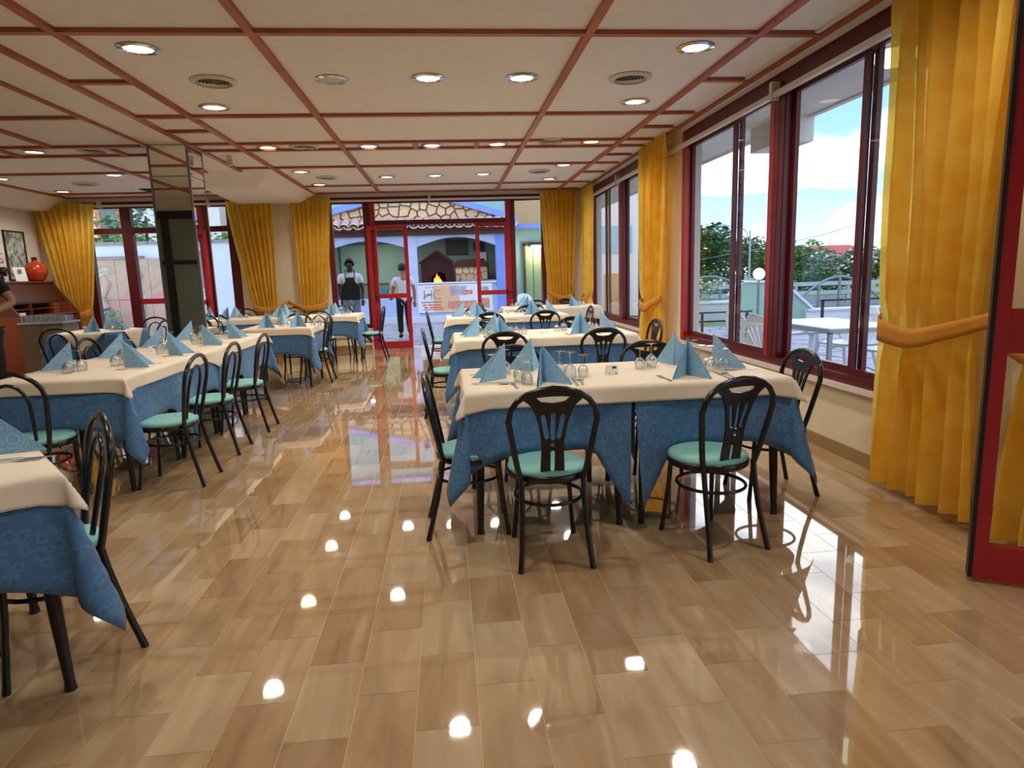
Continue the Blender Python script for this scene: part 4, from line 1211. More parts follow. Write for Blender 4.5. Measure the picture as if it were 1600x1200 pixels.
# service cabinet with a row of tumblers
sc = thing('service_cabinet', 'grey service cabinet with metal tray in front of the writing desk', 'cabinet', (-6.03, 10.55, 0))
MB().box(-.30, .30, -.22, .22, .08, .86).build('body', MAT['grey_cabinet'], sc)
MB().box(-.32, .32, -.24, .24, .86, .89).build('top', MAT['steel'], sc)
for x in (-.29, .01): 
    d = MB().box(x, x+.28, -.235, -.22, .10, .84).build('door', MAT['grey_cabinet'], sc)
    MB().box(x+.25, x+.262, -.25, -.235, .42, .54).build('handle', MAT['steel'], d)
for x in (-.26, .26):
    for y in (-.18, .18): MB().box(x-.02, x+.02, y-.02, y+.02, 0, .08).build('foot', MAT['seal_black'], sc)
tm = thing('tumbler', 'x', 'glass')
MB().lathe([(.028, 0), (.034, .09), (.0325, .09), (.0265, .004), (0, .004), (0, 0)], 14, cap=False).build('wall', MAT['glassware'], tm, 60)
PT = Proto(tm)
for i in range(10):
    for j in range(2):
        PT.put((-6.31+i*.068+.0, 10.42+j*.09, .89), 0, 'clear tumbler in the rows on the grey service cabinet', 'tumblers on the service cabinet')

# ================================================================== PEOPLE
def skinned(name, m, parent, verts, edges, radii, sub=2):
    me = bpy.data.meshes.new(name); me.from_pydata([tuple(v) for v in verts], edges, []); me.materials.append(m)
    o = link(name, me, parent)
    md = o.modifiers.new('skin', 'SKIN'); md.use_smooth_shade = True; md.branch_smoothing = .4
    for i, sv in enumerate(me.skin_vertices[0].data):
        r = radii[i]; sv.radius = r if isinstance(r, tuple) else (r, r); sv.use_root = (i == 0)
    s = o.modifiers.new('sub', 'SUBSURF'); s.levels = 1; s.render_levels = sub
    return o
def hand_geo(b, wrist, direc, side, k=1.0):
    """palm and five curled fingers growing from the wrist along direc"""
    d = Vector(direc).normalized(); s = d.cross(Vector((0, 0, 1))) if abs(d.z) < .9 else Vector((1, 0, 0)); s.normalize(); n = s.cross(d)
    w = Vector(wrist)
    b.tube([w, w+d*.03*k, w+d*.065*k, w+d*.09*k], [.022*k, .03*k, .036*k, .03*k], 8, flat=.5)
    for i, (o, l) in enumerate(((-.027, .062), (-.009, .072), (.009, .068), (.026, .052))):
        p = w+d*.085*k+s*o*k
        b.tube([p, p+d*l*.45*k+n*.006*side, p+d*l*.8*k+n*.02*side, p+d*l*k*.9+n*.036*side], [.009*k, .0085*k, .008*k, .006*k], 6)
    p = w+d*.03*k-s*.028*k
    b.tube([p, p-s*.02*k+d*.025*k, p-s*.024*k+d*.055*k], [.011*k, .010*k, .007*k], 6)
def person(label, loc, rz, h, skin, J, top_m, leg_m, hair=True, short=True, apron=None, cat='person'):
    """J: joint dictionary in metres for a 1.75 m body facing +Y"""
    k = h/1.75
    r = thing('person', label, cat, loc, rz); 
    P = {n: Vector(v)*k for n, v in J.items()}
    # continuous body
    names = ['pelvis', 'waist', 'chest', 'neck', 'jaw', 'head', 'crown', 'shL', 'elL', 'wrL', 'shR', 'elR', 'wrR', 'hipL', 'knL', 'anL', 'hipR', 'knR', 'anR', 'toeL', 'toeR']
    E_ = [('pelvis', 'waist'), ('waist', 'chest'), ('chest', 'neck'), ('neck', 'jaw'), ('jaw', 'head'), ('head', 'crown'), ('chest', 'shL'), ('shL', 'elL'), ('elL', 'wrL'),
          ('chest', 'shR'), ('shR', 'elR'), ('elR', 'wrR'), ('pelvis', 'hipL'), ('hipL', 'knL'), ('knL', 'anL'), ('pelvis', 'hipR'), ('hipR', 'knR'), ('knR', 'anR'), ('anL', 'toeL'), ('anR', 'toeR')]
    rad = dict(pelvis=.125, waist=.115, chest=.135, neck=.052, jaw=.068, head=.088, crown=.066, shL=.058, elL=.042, wrL=.029, shR=.058, elR=.042, wrR=.029, hipL=.088, knL=.058, anL=.04, hipR=.088, knR=.058, anR=.04, toeL=.03, toeR=.03)
    body = skinned('body', MAT[skin], r, [P[n] for n in names], [(names.index(a), names.index(b_)) for a, b_ in E_], [rad[n]*k for n in names])
    hd = P['head']
    fx = Vector((0, 1, 0))
    if 'look' in J: fx = Vector(J['look']).normalized()
    sx = Vector((fx.y, -fx.x, 0)).normalized()
    b = MB(); b.tube([hd+fx*.078*k+Vector((0, 0, .012)), hd+fx*.104*k-Vector((0, 0, .018)), hd+fx*.082*k-Vector((0, 0, .026))], [.008, .015, .009], 6)
    for s in (-1, 1): b.tube([hd+sx*s*.084*k+Vector((0, 0, -.03)), hd+sx*s*.098*k, hd+sx*s*.09*k+Vector((0, 0, .028))], [.010, .016, .011], 6)
    b.build('nose_and_ears', MAT[skin], body, 60)
    b = MB()
    for s in (-1, 1): b.obox(hd+fx*.082*k+sx*s*.034*k+Vector((0, 0, .014)), .022, .012, .010)
    b.obox(hd+fx*.082*k-Vector((0, 0, .052)), .05, .010, .010)
    b.build('eyes_and_mouth', MAT['hair_dark'], body)
    b = MB()
    for s, w_, e in ((1, 'wrL', 'elL'), (-1, 'wrR', 'elR')): hand_geo(b, P[w_], P[w_]-P[e], s, k)
    b.build('hands', MAT[skin], body, 60)
    # clothes
    e2 = lambda a, b_, t: P[a]+(P[b_]-P[a])*t
    tv = [P['pelvis']+Vector((0, 0, -.16)), P['waist'], P['chest'], P['chest']+(P['neck']-P['chest'])*.86, P['shL'], e2('shL', 'elL', .62 if short else .9), P['shR'], e2('shR', 'elR', .62 if short else .9)]
    te = [(0, 1), (1, 2), (2, 3), (2, 4), (4, 5), (2, 6), (6, 7)]
    tr = [.152, .140, .160, .082, .084, .066, .084, .066]
    skinned('shirt', MAT[top_m], r, tv, te, [x*k for x in tr])
    lv = [P['pelvis']+Vector((0, 0, .03)), P['hipL'], P['knL'], P['anL']+Vector((0, 0, .02)), P['hipR'], P['knR'], P['anR']+Vector((0, 0, .02))]
    skinned('trousers', MAT[leg_m], r, lv, [(0, 1), (1, 2), (2, 3), (0, 4), (4, 5), (5, 6)], [x*k for x in (.138, .104, .078, .066, .104, .078, .066)])
    for n in ('L', 'R'):
        a, t_ = P['an'+n], P['toe'+n]
        MB().tube([a+(a-t_)*.35+Vector((0, 0, -.035)), a+Vector((0, 0, -.03)), (a+t_)/2+Vector((0, 0, -.02)), t_+(t_-a)*.2], [.035, .045, .042, .026], 8).build('shoe', MAT['cloth_black'], r, 60)
    if hair:
        b = MB()
        def cap(u, v):
            a = u*2*PI; el = v*PI*.70
            d = (sx*math.cos(a)+fx*math.sin(a))
            rr = .099*k
            front = max(0, math.sin(a))
            el2 = el*(1-.52*front)
            return tuple(hd+Vector((0, 0, .016*k))+d*rr*math.sin(el2)+Vector((0, 0, rr*1.16*math.cos(el2))))
        b.grid([i/20 for i in range(21)], [j/8 for j in range(9)], cap)
        b.build('hair', MAT['hair_dark'], r, 179)
    if apron:
        b = MB()
        def ap(u, v):
            z = (1.36-.46*v)*k
            wv = (.095+.095*min(1, max(0, (v-.18)/.22)))*k
            x = (u-.5)*2*wv
            y = (.168-.35*(x/k)**2+.015*math.sin(v*5))*k+P['waist'].y
            return (x+P['waist'].x, y, z)
        b.grid([i/10 for i in range(11)], [j/12 for j in range(13)], ap)
        o = b.build('apron', MAT[apron], r, 179); md = o.modifiers.new('thick', 'SOLIDIFY'); md.thickness = .006
        MB().tube([(s*.10*k*(1 if s else 0)+.0, .15*k, 1.36*k) if False else p for s, p in ((-1, (-.10*k, .16*k, 1.36*k)), (0, (-.085*k, .03*k, 1.50*k)), (0, (0, -.07*k, 1.53*k)), (0, (.085*k, .03*k, 1.50*k)), (1, (.10*k, .16*k, 1.36*k)))], .010, 6).build('apron_strap', MAT[apron], r, 60)
        MB().tube([(-.14*k, .10*k, 1.06*k), (-.165*k, 0, 1.06*k), (-.1*k, -.14*k, 1.06*k), (.1*k, -.14*k, 1.06*k), (.165*k, 0, 1.06*k), (.14*k, .10*k, 1.06*k)], .009, 6).build('apron_tie', MAT[apron], r, 60)
    return r
BASE = dict(pelvis=(0, 0, .93), waist=(0, 0, 1.10), chest=(0, -.005, 1.30), neck=(0, -.01, 1.48), jaw=(0, .01, 1.555), head=(0, .012, 1.635), crown=(0, 0, 1.685),
            shL=(-.185, -.01, 1.395), elL=(-.235, -.03, 1.11), wrL=(-.225, .05, .87), shR=(.185, -.01, 1.395), elR=(.235, -.03, 1.11), wrR=(.225, .05, .87),
            hipL=(-.09, 0, .88), knL=(-.10, .02, .48), anL=(-.10, -.02, .075), hipR=(.09, 0, .88), knR=(.10, .02, .48), anR=(.10, -.02, .075), toeL=(-.11, .15, .035), toeR=(.11, .15, .035))
# cook with apron outside the sidelight, facing the room
J = dict(BASE); J.update(elL=(-.24, .0, 1.12), wrL=(-.23, .06, .90), elR=(.25, -.05, 1.12), wrR=(.20, .04, .90), knR=(.15, .05, .48), anR=(.17, .0, .075), toeR=(.22, .15, .035))
person('person in white T-shirt, long black apron and grey trousers standing outside', (-2.03, 14.25, .02), deg(186), 1.79, 'skin_brown', J, 'cloth_white', 'cloth_grey', apron='cloth_black')
# waiter walking away through the entrance
J = dict(BASE); J.update(knL=(-.09, .12, .50), anL=(-.09, .10, .09), toeL=(-.09, .26, .04), knR=(.09, .02, .47), anR=(.09, -.16, .10), toeR=(.10, -.02, .035), elL=(-.24, .06, 1.12), wrL=(-.24, .22, .98), elR=(.24, -.10, 1.12), wrR=(.25, -.04, .88))
person('person in white shirt and dark trousers walking out past the red door', (-.96, 14.75, .02), deg(14), 1.66, 'skin_tan', J, 'cloth_white', 'cloth_black')
# staff member cut by the left edge
J = dict(BASE); J.update(shR=(.19, .02, 1.41), elR=(.30, .10, 1.16), wrR=(.10, .30, 1.08), elL=(-.31, .02, 1.19), wrL=(-.10, .25, 1.08))
person('person in black T-shirt and trousers with bent arm at the left edge', (-4.62, 6.90, 0), deg(180+20), 1.84, 'skin_tan', J, 'cloth_black', 'cloth_black')
# ================================================================== OUTSIDE
ground = struct(MB().box(-60, 90, 13.25, 120, -.30, -.03).build('ground', MAT['grass']))
MB().box(3.02, 90, -20, 13.25, -.30, -.03).build('ground_strip', MAT['grass'], ground)
# ---- paved forecourt and terrace with irregular flagstones
def paving(name, x0, x1, y0, y1, sp, seed, z=-.012):
    global VOR_R
    t = struct(MB().box(x0, x1, y0, y1, -.12, -.028).build(name, MAT['terrace_mortar']))
    q = random.Random(seed); seeds = []
    nx, ny = int((x1-x0)/sp), int((y1-y0)/sp)
    for i in range(nx):
        for j in range(ny):
            seeds.append((x0+(i+.5+q.uniform(-.38, .38))*(x1-x0)/nx, y0+(j+.5+q.uniform(-.38, .38))*(y1-y0)/ny))
    VOR_R = sp
    for c in voronoi(seeds, [(x0, y0), (x1, y0), (x1, y1), (x0, y1)], .035):
        cx = sum(p[0] for p in c)/len(c); cy = sum(p[1] for p in c)/len(c)
        MB().prism([(u-cx, v-cy) for u, v in c], -.03, z+q.uniform(-.004, .004), lambda u, v, w_: (u, v, w_)).build('flagstone', MAT['flagstone'], t, None, (cx, cy, 0))
    return t
paving('terrace', 3.02, 9.6, 4.5, 15.0, .62, 3)
paving('forecourt', -3.2, 3.0, 13.26, 20.2, .42, 5)
struct(MB().box(-30, -3.2, 13.26, 20.0, -.12, -.015).build('garden_path', MAT['concrete_pale']))
struct(MB().box(3.02, 9.6, -6, 4.5, -.12, -.015).build('near_terrace', MAT['flagstone']))

# ---- pizza pavilion
PY = 20.5
pv = thing('pizza_pavilion', 'pale blue garden pavilion with stone gable, tiled eave and arched serving hatch', 'pavilion', (0, 0, 0))
def pbox(name, m, *a): return MB().box(*a).build(name, MAT[m], pv)
pbox('plinth', 'curb_white', -3.7, 2.0, PY-.35, PY+.05, -.03, .16)
pbox('pillar', 'pavilion_blue', -1.22, -.86, PY, PY+.3, .1, 2.72)
pbox('pillar', 'pavilion_deep_blue', 1.58, 1.86, PY-.02, PY+.4, .1, 2.72)
pbox('pillar', 'pavilion_blue', -3.72, -3.45, PY, PY+.3, .1, 2.72)
pbox('counter_front', 'pavilion_blue', -.86, 1.58, PY+.05, PY+.15, .1, 1.14)
pbox('counter_top', 'ceramic_white', -.88, 1.60, PY-.02, PY+.62, 1.14, 1.19)
pbox('low_wall', 'pavilion_blue', -3.45, -1.22, PY+.05, PY+.2, .1, .75)
def arch(x0, x1, zs, za, name):
    pts = [(x0, 2.72), (x0, zs)]
    n = 12
    for i in range(1, n): 
        t = i/n; pts.append((x0+(x1-x0)*t, zs+(za-zs)*math.sin(PI*t)))
    pts += [(x1, zs), (x1, 2.72)]
    vs, fs = plate([(x, z) for x, z in pts], [], .18)
    MB().add([(v.x, PY+.12+v.z, v.y) for v in vs], fs).build(name, MAT['pavilion_blue'], pv)
arch(-.86, 1.58, 2.28, 2.56, 'arch_panel'); arch(-3.45, -1.22, 2.28, 2.50, 'arch_panel')
pbox('back_wall', 'pavilion_inside', -3.7, 1.86, PY+2.6, PY+2.7, 0, 2.9)
pbox('side_wall', 'pavilion_inside', -3.72, -3.6, PY+.3, PY+2.6, 0, 2.9); pbox('side_wall', 'pavilion_blue', 1.74, 1.86, PY+.4, PY+2.6, 0, 2.9)
pbox('inner_ceiling', 'pavilion_inside', -3.7, 1.86, PY+.2, PY+2.7, 2.72, 2.80)
pbox('inner_floor', 'concrete_pale', -3.7, 1.86, PY+.1, PY+2.6, -.02, .1)
pbox('green_band', 'pavilion_green', -3.55, -1.3, PY+2.52, PY+2.6, 1.2, 2.5)
w_ = pbox('window', 'seal_black', .05, .80, PY+2.5, PY+2.6, 2.10, 2.60); w_ = pbox('window', 'seal_black', 1.0, 1.35, PY+2.5, PY+2.6, 2.2, 2.5)
pbox('eave_beam', 'eave_wood', -3.8, 2.05, PY-.12, PY+.06, 2.62, 2.76)
# gable wall of irregular stones
gp = [(-3.75, 2.76), (1.95, 2.76), (1.95, 3.08), (-.88, 3.95), (-3.75, 3.20)]
MB().prism(gp, PY+.36, PY+.56, lambda u, v, w_: (u, w_, v)).build('gable_wall', MAT['gable_mortar'], pv)
q = random.Random(21); seeds = []
for i in range(19):
    for j in range(5):
        seeds.append((-3.75+(i+.5+q.uniform(-.42, .42))*.30, 2.72+(j+.5+q.uniform(-.42, .42))*.25))
VOR_R = .36
for c in voronoi(seeds, gp, .045):
    cx = sum(p[0] for p in c)/len(c); cy = sum(p[1] for p in c)/len(c)
    t = q.uniform(.02, .05)
    if max(abs(p[0]-cx) for p in c) < .03: continue
    MB().prism([(u-cx, v-cy) for u, v in c], 0, -t, lambda u, v, w_: (u, w_, v)).build('stone', MAT['gable_stone'], pv, None, (cx, PY+.36, cy))
def fascia(a, b_):
    MB().bar((a[0], PY+.30, a[1]), (b_[0], PY+.30, b_[1]), .30, .18).build('fascia_board', MAT['pavilion_deep_blue'], pv)
fascia((-4.1, 3.20), (-.80, 4.07)); fascia((2.3, 3.07), (-.95, 4.07))
pbox('roof_sheet', 'siding_teal', -.02, .02, PY+.5, PY+.6, 4.0, 4.02)
# curved clay tiles in three courses along the eave
tme = MB()
tme.grid([i/6 for i in range(7)], [0, 1], lambda u, v: ((.125-.016*v)*math.cos(PI*u), -.20+.40*v, (.095-.012*v)*math.sin(PI*u)+.12*v))
tile2 = tme.mesh('roof_tile', 179); tile2.materials.append(MAT['roof_tile'])
tme = MB()
tme.grid([i/6 for i in range(7)], [0, 1], lambda u, v: ((.125-.016*v)*math.cos(PI+PI*u), -.20+.40*v, (.085-.010*v)*math.sin(PI+PI*u)+.12*v+.07))
tile3 = tme.mesh('roof_tile', 179); tile3.materials.append(MAT['roof_tile'])
for k in range(3):
    for i in range(22):
        x = -3.75+i*.272+q.uniform(-.012, .012)
        o = link('roof_tile', tile2, pv, (x, PY-.28+k*.30, 2.86+k*.092+q.uniform(-.008, .008)))
        md = o.modifiers.new('thick', 'SOLIDIFY'); md.thickness = .014
        if k == 0:
            o = link('roof_tile', tile3, pv, (x+.136, PY-.26, 2.82)); md = o.modifiers.new('thick', 'SOLIDIFY'); md.thickness = .014
pbox('tile_bed', 'eave_wood', -3.8, 2.05, PY-.25, PY+.4, 2.76, 2.79)
# oven
ov = thing('pizza_oven', 'brick pizza oven with gabled red hood and glowing mouth behind the counter', 'oven', (-.20, PY+1.75, .1))
MB().box(-.62, .45, -.5, .75, 0, 1.02).build('base', MAT['oven_brick'], ov)
pts = [(-.60, 1.02), (-.30, 1.02), (-.30, 1.22), (-.18, 1.36), (0, 1.42), (.14, 1.36), (.20, 1.22), (.20, 1.02), (.44, 1.02), (.44, 1.70), (-.05, 2.08), (-.60, 1.75)]
vs, fs = plate(pts, [], .12)
MB().add([(v.x, -.46+v.z, v.y) for v in vs], fs).build('hood_front', MAT['oven_brick'], ov)
MB().box(-.58, .42, -.4, .75, 1.40, 1.70).build('hood_body', MAT['oven_dark'], ov)
MB().box(-.34, .24, .35, .40, 1.02, 1.42).build('chamber_back', MAT['oven_dark'], ov)
MB().box(-.36, -.30, -.4, .4, 1.02, 1.42).build('chamber_side', MAT['oven_dark'], ov); MB().box(.20, .26, -.4, .4, 1.02, 1.42).build('chamber_side', MAT['oven_dark'], ov)
for s, x1 in ((-1, -.66), (1, .50)):
    MB().bar((-.05, -.5, 2.12), (x1, -.5, 1.70), .22, .05).build('hood_roof', MAT['oven_brick'], ov)
fl = thing('oven_fire', 'orange flames burning in the oven mouth', 'fire', (-.30, PY+1.62, 1.14))
for x, h_, y in ((-.07, .20, 0), (.0, .33, .03), (.06, .24, 0), (.11, .15, .04)):
    MB().tube([(x, y, 0), (x+.012, y, h_*.35), (x-.008, y, h_*.7), (x+.004, y, h_)], [.035, .05, .03, .004], 8).build('flame', MAT['fire'], fl, 179)
for i in range(3): MB().tube([(-.14+i*.03, -.04+i*.04, .0), (.14, .05-i*.04, .03)], .022, 7).build('log', MAT['ember'], fl)
sw = thing('stone_counter_wall', 'low rough stone wall with red coping beside the oven', 'stone wall', (.82, PY+1.6, .1))
MB().box(-.50, .55, -.10, .3, 0, 1.55).build('core', MAT['gable_mortar'], sw)
VOR_R = .36; seeds = [(-.5+(i+.5+q.uniform(-.4, .4))*.21, .95+(j+.5+q.uniform(-.4, .4))*.2) for i in range(5) for j in range(3)]
for c in voronoi(seeds, [(-.5, .95), (.55, .95), (.55, 1.55), (-.5, 1.55)], .025):
    MB().prism(c, -.10, -.125, lambda u, v, w_: (u, w_, v)).build('stone', MAT['gable_stone'], sw)
MB().prism([(-.58, 1.55), (.62, 1.55), (.45, 1.82), (-.45, 1.78)], -.16, .34, lambda u, v, w_: (u, w_, v)).build('coping', MAT['oven_brick'], sw)
for i in range(2):
    st = thing('plate_stack', ('left' if i == 0 else 'right') + ' stack of white plates on the serving counter', 'plates', (.60+i*.28, PY+.28, 1.192), 0, 'plate stacks on the serving counter')
    for j in range(6 if i == 0 else 4): MB().lathe([(0, 0), (.07, 0), (.13, .016), (.128, .02), (.068, .006), (0, .006)], 18, (0, 0, j*.02), cap=False).build('plate', MAT['ceramic_white'], st, 60)
tag(MB().box(1.05, 1.55, PY+.1, PY+.45, 1.191, 1.225).build('work_board', MAT['steel']), 'flat steel work board at the right of the serving counter', 'board')
tag(MB().box(1.12, 1.42, PY+2.46, PY+2.515, 1.55, 2.15).build('wall_notice', MAT['paper_white']), 'plain white notice on the inner wall right of the oven', 'notice')
crt = 0
for x, z, m in ((-1.62, .76, 'crate_tan'), (-1.60, 1.06, 'crate_tan'), (-2.0, .76, 'crate_blue')):
    c = thing('crate', ('upper tan', 'lower tan', 'blue')[(1, 0, 2)[crt]] + ' crate on the low pavilion wall', 'crate', (x, PY+.36, z)); crt += 1
    for a in ((-.16, .16, -.12, -.10, 0, .27), (-.16, .16, .10, .12, 0, .27), (-.16, -.14, -.10, .10, 0, .27), (.14, .16, -.10, .10, 0, .27), (-.14, .14, -.10, .10, 0, .02)):
        MB().box(*a).build('board', MAT[m], c)
tk = thing('wooden_post', 'rough grey wooden post outside the left sidelight', 'post', (-2.78, 15.6, -.02))
MB().tube([(0, 0, 0), (.01, 0, .6), (-.01, 0, 1.3), (.0, 0, 2.1)], [.11, .10, .095, .09], 10).build('trunk', MAT['wood_post'], tk, 60)
for x, w_ in ((-2.3, 'left bay behind the cook'), (.35, 'serving hatch above the oven')):  # tube lamps added to brighten the dark pavilion interior
    pl_ = thing('added_tube_lamp', 'added tube lamp under the pavilion ceiling, brightening the ' + w_, 'lamp', (x, PY+1.0, 2.72), 0, 'added pavilion tube lamps')
    MB().box(-.5, .5, -.06, .06, -.05, 0).build('housing', MAT['rail_white'], pl_)
    MB().tube([(-.48, 0, -.065), (.48, 0, -.065)], .016, 8).build('tube', MAT['globe_lit'], pl_, 60)
    ld = bpy.data.lights.new('tube', 'AREA'); ld.shape = 'RECTANGLE'; ld.size = 1.0; ld.size_y = .05; ld.energy = 18 if x < 0 else 9; ld.color = (1, .95, .85); link('lamp', ld, pl_, (0, 0, -.10))
# banner hung on the counter
bn = thing('banner', 'white and orange printed banner reading HC below three stars on the counter', 'banner', (0, PY+.045, 0))
BX0, BX1, BZ0, BZ1 = -.90, 1.42, .27, 1.12
MB().box(BX0, BX1, -.06, -.055, BZ0, BZ1).build('cloth', MAT['banner_cloth'], bn)
def flat(name, m, x0, x1, z0, z1, y=-.062): return MB().box(x0, x1, y-.001, y+.002, z0, z1).build(name, MAT[m], bn)
flat('orange_field', 'banner_orange', -.42, .38, .29, 1.09)
flat('photo', 'banner_photo', .10, .62, .78, 1.06, -.064); flat('photo', 'banner_food', .55, .80, .80, .93, -.066); flat('photo', 'banner_food', .02, .92, .36, .60, -.064); flat('photo', 'banner_food', 1.02, 1.32, .36, .66, -.064)
flat('photo', 'banner_photo', .98, 1.30, .86, 1.02, -.064)
def letters(txt, size, x, z, m, name='lettering', bold=0, y=-.067):
    vs, fs = text_geo(txt, size, .003, bold=bold)
    MB().add([(v.x+x, y-v.z, v.y+z) for v in vs], fs).build(name, MAT[m], bn)
for i in range(3):
    pts = [((.030 if j % 2 == 0 else .012)*math.sin(PI*j/5), (.030 if j % 2 == 0 else .012)*math.cos(PI*j/5)) for j in range(10)]
    MB().prism(pts, -.067, -.064, lambda u, v, w_: (u-.64+i*.10, w_, v+1.035)).build('star', MAT['print_grey'], bn)
letters('H', .46, -.585, .80, 'print_grey', bold=-.012); letters('C', .46, -.30, .80, 'print_grey', bold=-.014)
MB().bar((-.74, -.066, .72), (-.50, -.066, .84), .004, .022).build('mark_stroke', MAT['print_grey'], bn)
MB().bar((-.60, -.066, .86), (-.50, -.066, .78), .004, .018).build('mark_stroke', MAT['print_grey'], bn)
letters('HOTEL CARAVEL', .075, -.48, .585, 'print_grey') if False else None
for z, s, x in ((.50, .085, -.50), (.42, .075, -.46)):
    flat('printed_line', 'print_red', x-.26, x-.14, z-.02, z+.02, -.066); flat('printed_line', 'print_red', x-.10, x+.30, z-.02, z+.02, -.066)
flat('printed_line', 'print_grey', -.80, -.16, .575, .60, -.066); flat('printed_line', 'print_red', -.76, -.10, .345, .37, -.066)
# ---- building behind the pavilion: ribbed teal siding
sd = thing('metal_shed', 'tall shed with ribbed pale teal siding behind the pavilion', 'building', (0, 24.5, 0))
MB().box(-5.2, 2.4, 0, 3, 0, 6.2).build('wall', MAT['siding_teal'], sd)
for i in range(30): MB().box(-5.15+i*.26, -5.09+i*.26, -.05, 0, 3.4, 6.2).build('rib', MAT['siding_teal'], sd)
MB().box(-5.3, 2.5, -.2, 3.1, 6.2, 6.35).build('roof', MAT['pavilion_deep_blue'], sd)
# ---- annex with green doors right of the pavilion
an = thing('annex', 'green-grey annex with slatted green double door and blue gutter', 'building', (0, 21.2, 0))
MB().box(1.95, 4.0, 0, .3, 0, 2.80).build('wall', MAT['pavilion_green'], an)
MB().box(1.95, 4.0, -.35, .4, 2.80, 2.92).build('gutter', MAT['pavilion_deep_blue'], an)
MB().box(2.50, 2.56, -.08, .02, 0, 2.32).build('door_frame', MAT['eave_wood'], an); MB().box(3.62, 3.68, -.08, .02, 0, 2.32).build('door_frame', MAT['eave_wood'], an)
MB().box(2.50, 3.68, -.08, .02, 2.26, 2.36).build('door_frame', MAT['eave_wood'], an)
for i in range(4):
    d = MB().box(2.57+i*.262, 2.57+i*.262+.235, -.05, -.005, .02, 2.26).build('door_panel', MAT['door_green'], an)
    MB().box(2.565+i*.262+.235, 2.575+i*.262+.26, -.045, -.02, .02, 2.26).build('groove', MAT['eave_wood'], d)
lm = thing('wall_lamp', 'lit wall lamp above the green slatted door', 'lamp', (2.95, 21.12, 2.22))
MB().box(-.22, .22, -.10, -.0, -.02, .05).build('housing', MAT['rail_white'], lm); MB().lathe([(0, -.06), (.12, -.05), (.16, -.02), (.16, 0), (0, 0)], 16, (0, -.14, 0), cap=False).build('bulb', MAT['globe_lit'], lm, 60)
ld = bpy.data.lights.new('wall_lamp', 'POINT'); ld.energy = 22; ld.color = (1, .9, .6); ld.shadow_soft_size = .1; link('lamp', ld, lm, (0, -.32, -.12))
hs = thing('tan_house', 'sunlit tan house wall showing above the annex gutter', 'house', (5.2, 30, 0))
MB().box(-3.4, 5, 0, 5, 0, 7.5).build('wall', MAT['house_tan'], hs); MB().box(-3.6, 5.2, -.3, 5.2, 7.5, 7.7).build('roof', MAT['house_red'], hs)
MB().box(-.3, .7, -.03, 0, 4.0, 5.4).build('window', MAT['dark_glass'], hs)
# ---- garden wall with mural, seen through the far left window
gw = thing('garden_wall', 'white garden wall with grey coping beyond the far left window', 'wall', (0, 18, 0))
MB().box(-14, -3.75, 0, .2, -.03, 2.42).build('wall', MAT['garden_wall'], gw)
for i in range(13): MB().box(-14+i*.80, -13.22+i*.80, -.05, .25, 2.42, 2.50).build('coping', MAT['coping_grey'], gw)
mu = thing('mural_slab', 'pink and grey stone relief slab standing before the garden wall', 'mural', (-8.0, 17.86, 0))
for i, (x0, x1, z0, z1) in enumerate(((-1.25, -.42, 0, 1.02), (-.41, .40, 0, 1.02), (.41, 1.0, 0, 1.02), (-1.25, -.42, 1.03, 2.06), (-.41, .40, 1.03, 2.06), (.41, 1.0, 1.03, 2.06))):
    MB().box(x0, x1, -.06, .12, z0, z1).build('slab_panel', MAT['mural_relief'], mu)
for x, s in ((-.75, 1), (.05, 1.15)):
    MB().tube([(x, -.06, .25*s), (x+.10, -.08, .7*s), (x-.05, -.08, 1.1*s), (x+.10, -.07, 1.45*s), (x+.02, -.06, 1.7*s)], [.05, .09, .07, .10, .03], 8, flat=.6).build('relief_figure', MAT['mural_relief'], mu, 60)
MB().box(-.95, .25, -.10, .16, 2.06, 2.13).build('cap', MAT['coping_grey'], mu)
for nm, x, y, z, wd, ht, m, lab in (('white_house', -13.5, 32, 0, 6.5, 7.5, 'house_white', 'white house with orange shutters beyond the far left window'), ('orange_house', -6.6, 34, 0, 5.5, 6.8, 'house_tan', 'tan house with pitched roof beyond the far left window')):
    h_ = thing(nm, lab, 'house', (x, y, z))
    MB().box(-wd/2, wd/2, 0, 6, 0, ht).build('wall', MAT[m], h_)
    MB().prism([(-wd/2-.4, ht), (wd/2+.4, ht), (0, ht+1.7)], -.4, 6.4, lambda u, v, w_: (u, w_, v)).build('roof', MAT['house_orange'], h_)
    for xx in (-wd/4, wd/6):
        d = MB().box(xx-.55, xx+.55, -.04, 0, 3.2, 5.0).build('window', MAT['house_orange'], h_)
        MB().box(xx-.35, xx+.35, -.06, -.04, 3.35, 4.85).build('pane', MAT['dark_glass'], d)
    MB().box(-wd/2-.1, wd/2+.1, -.25, 0, 5.35, 5.55).build('cornice', MAT['house_orange'], h_)
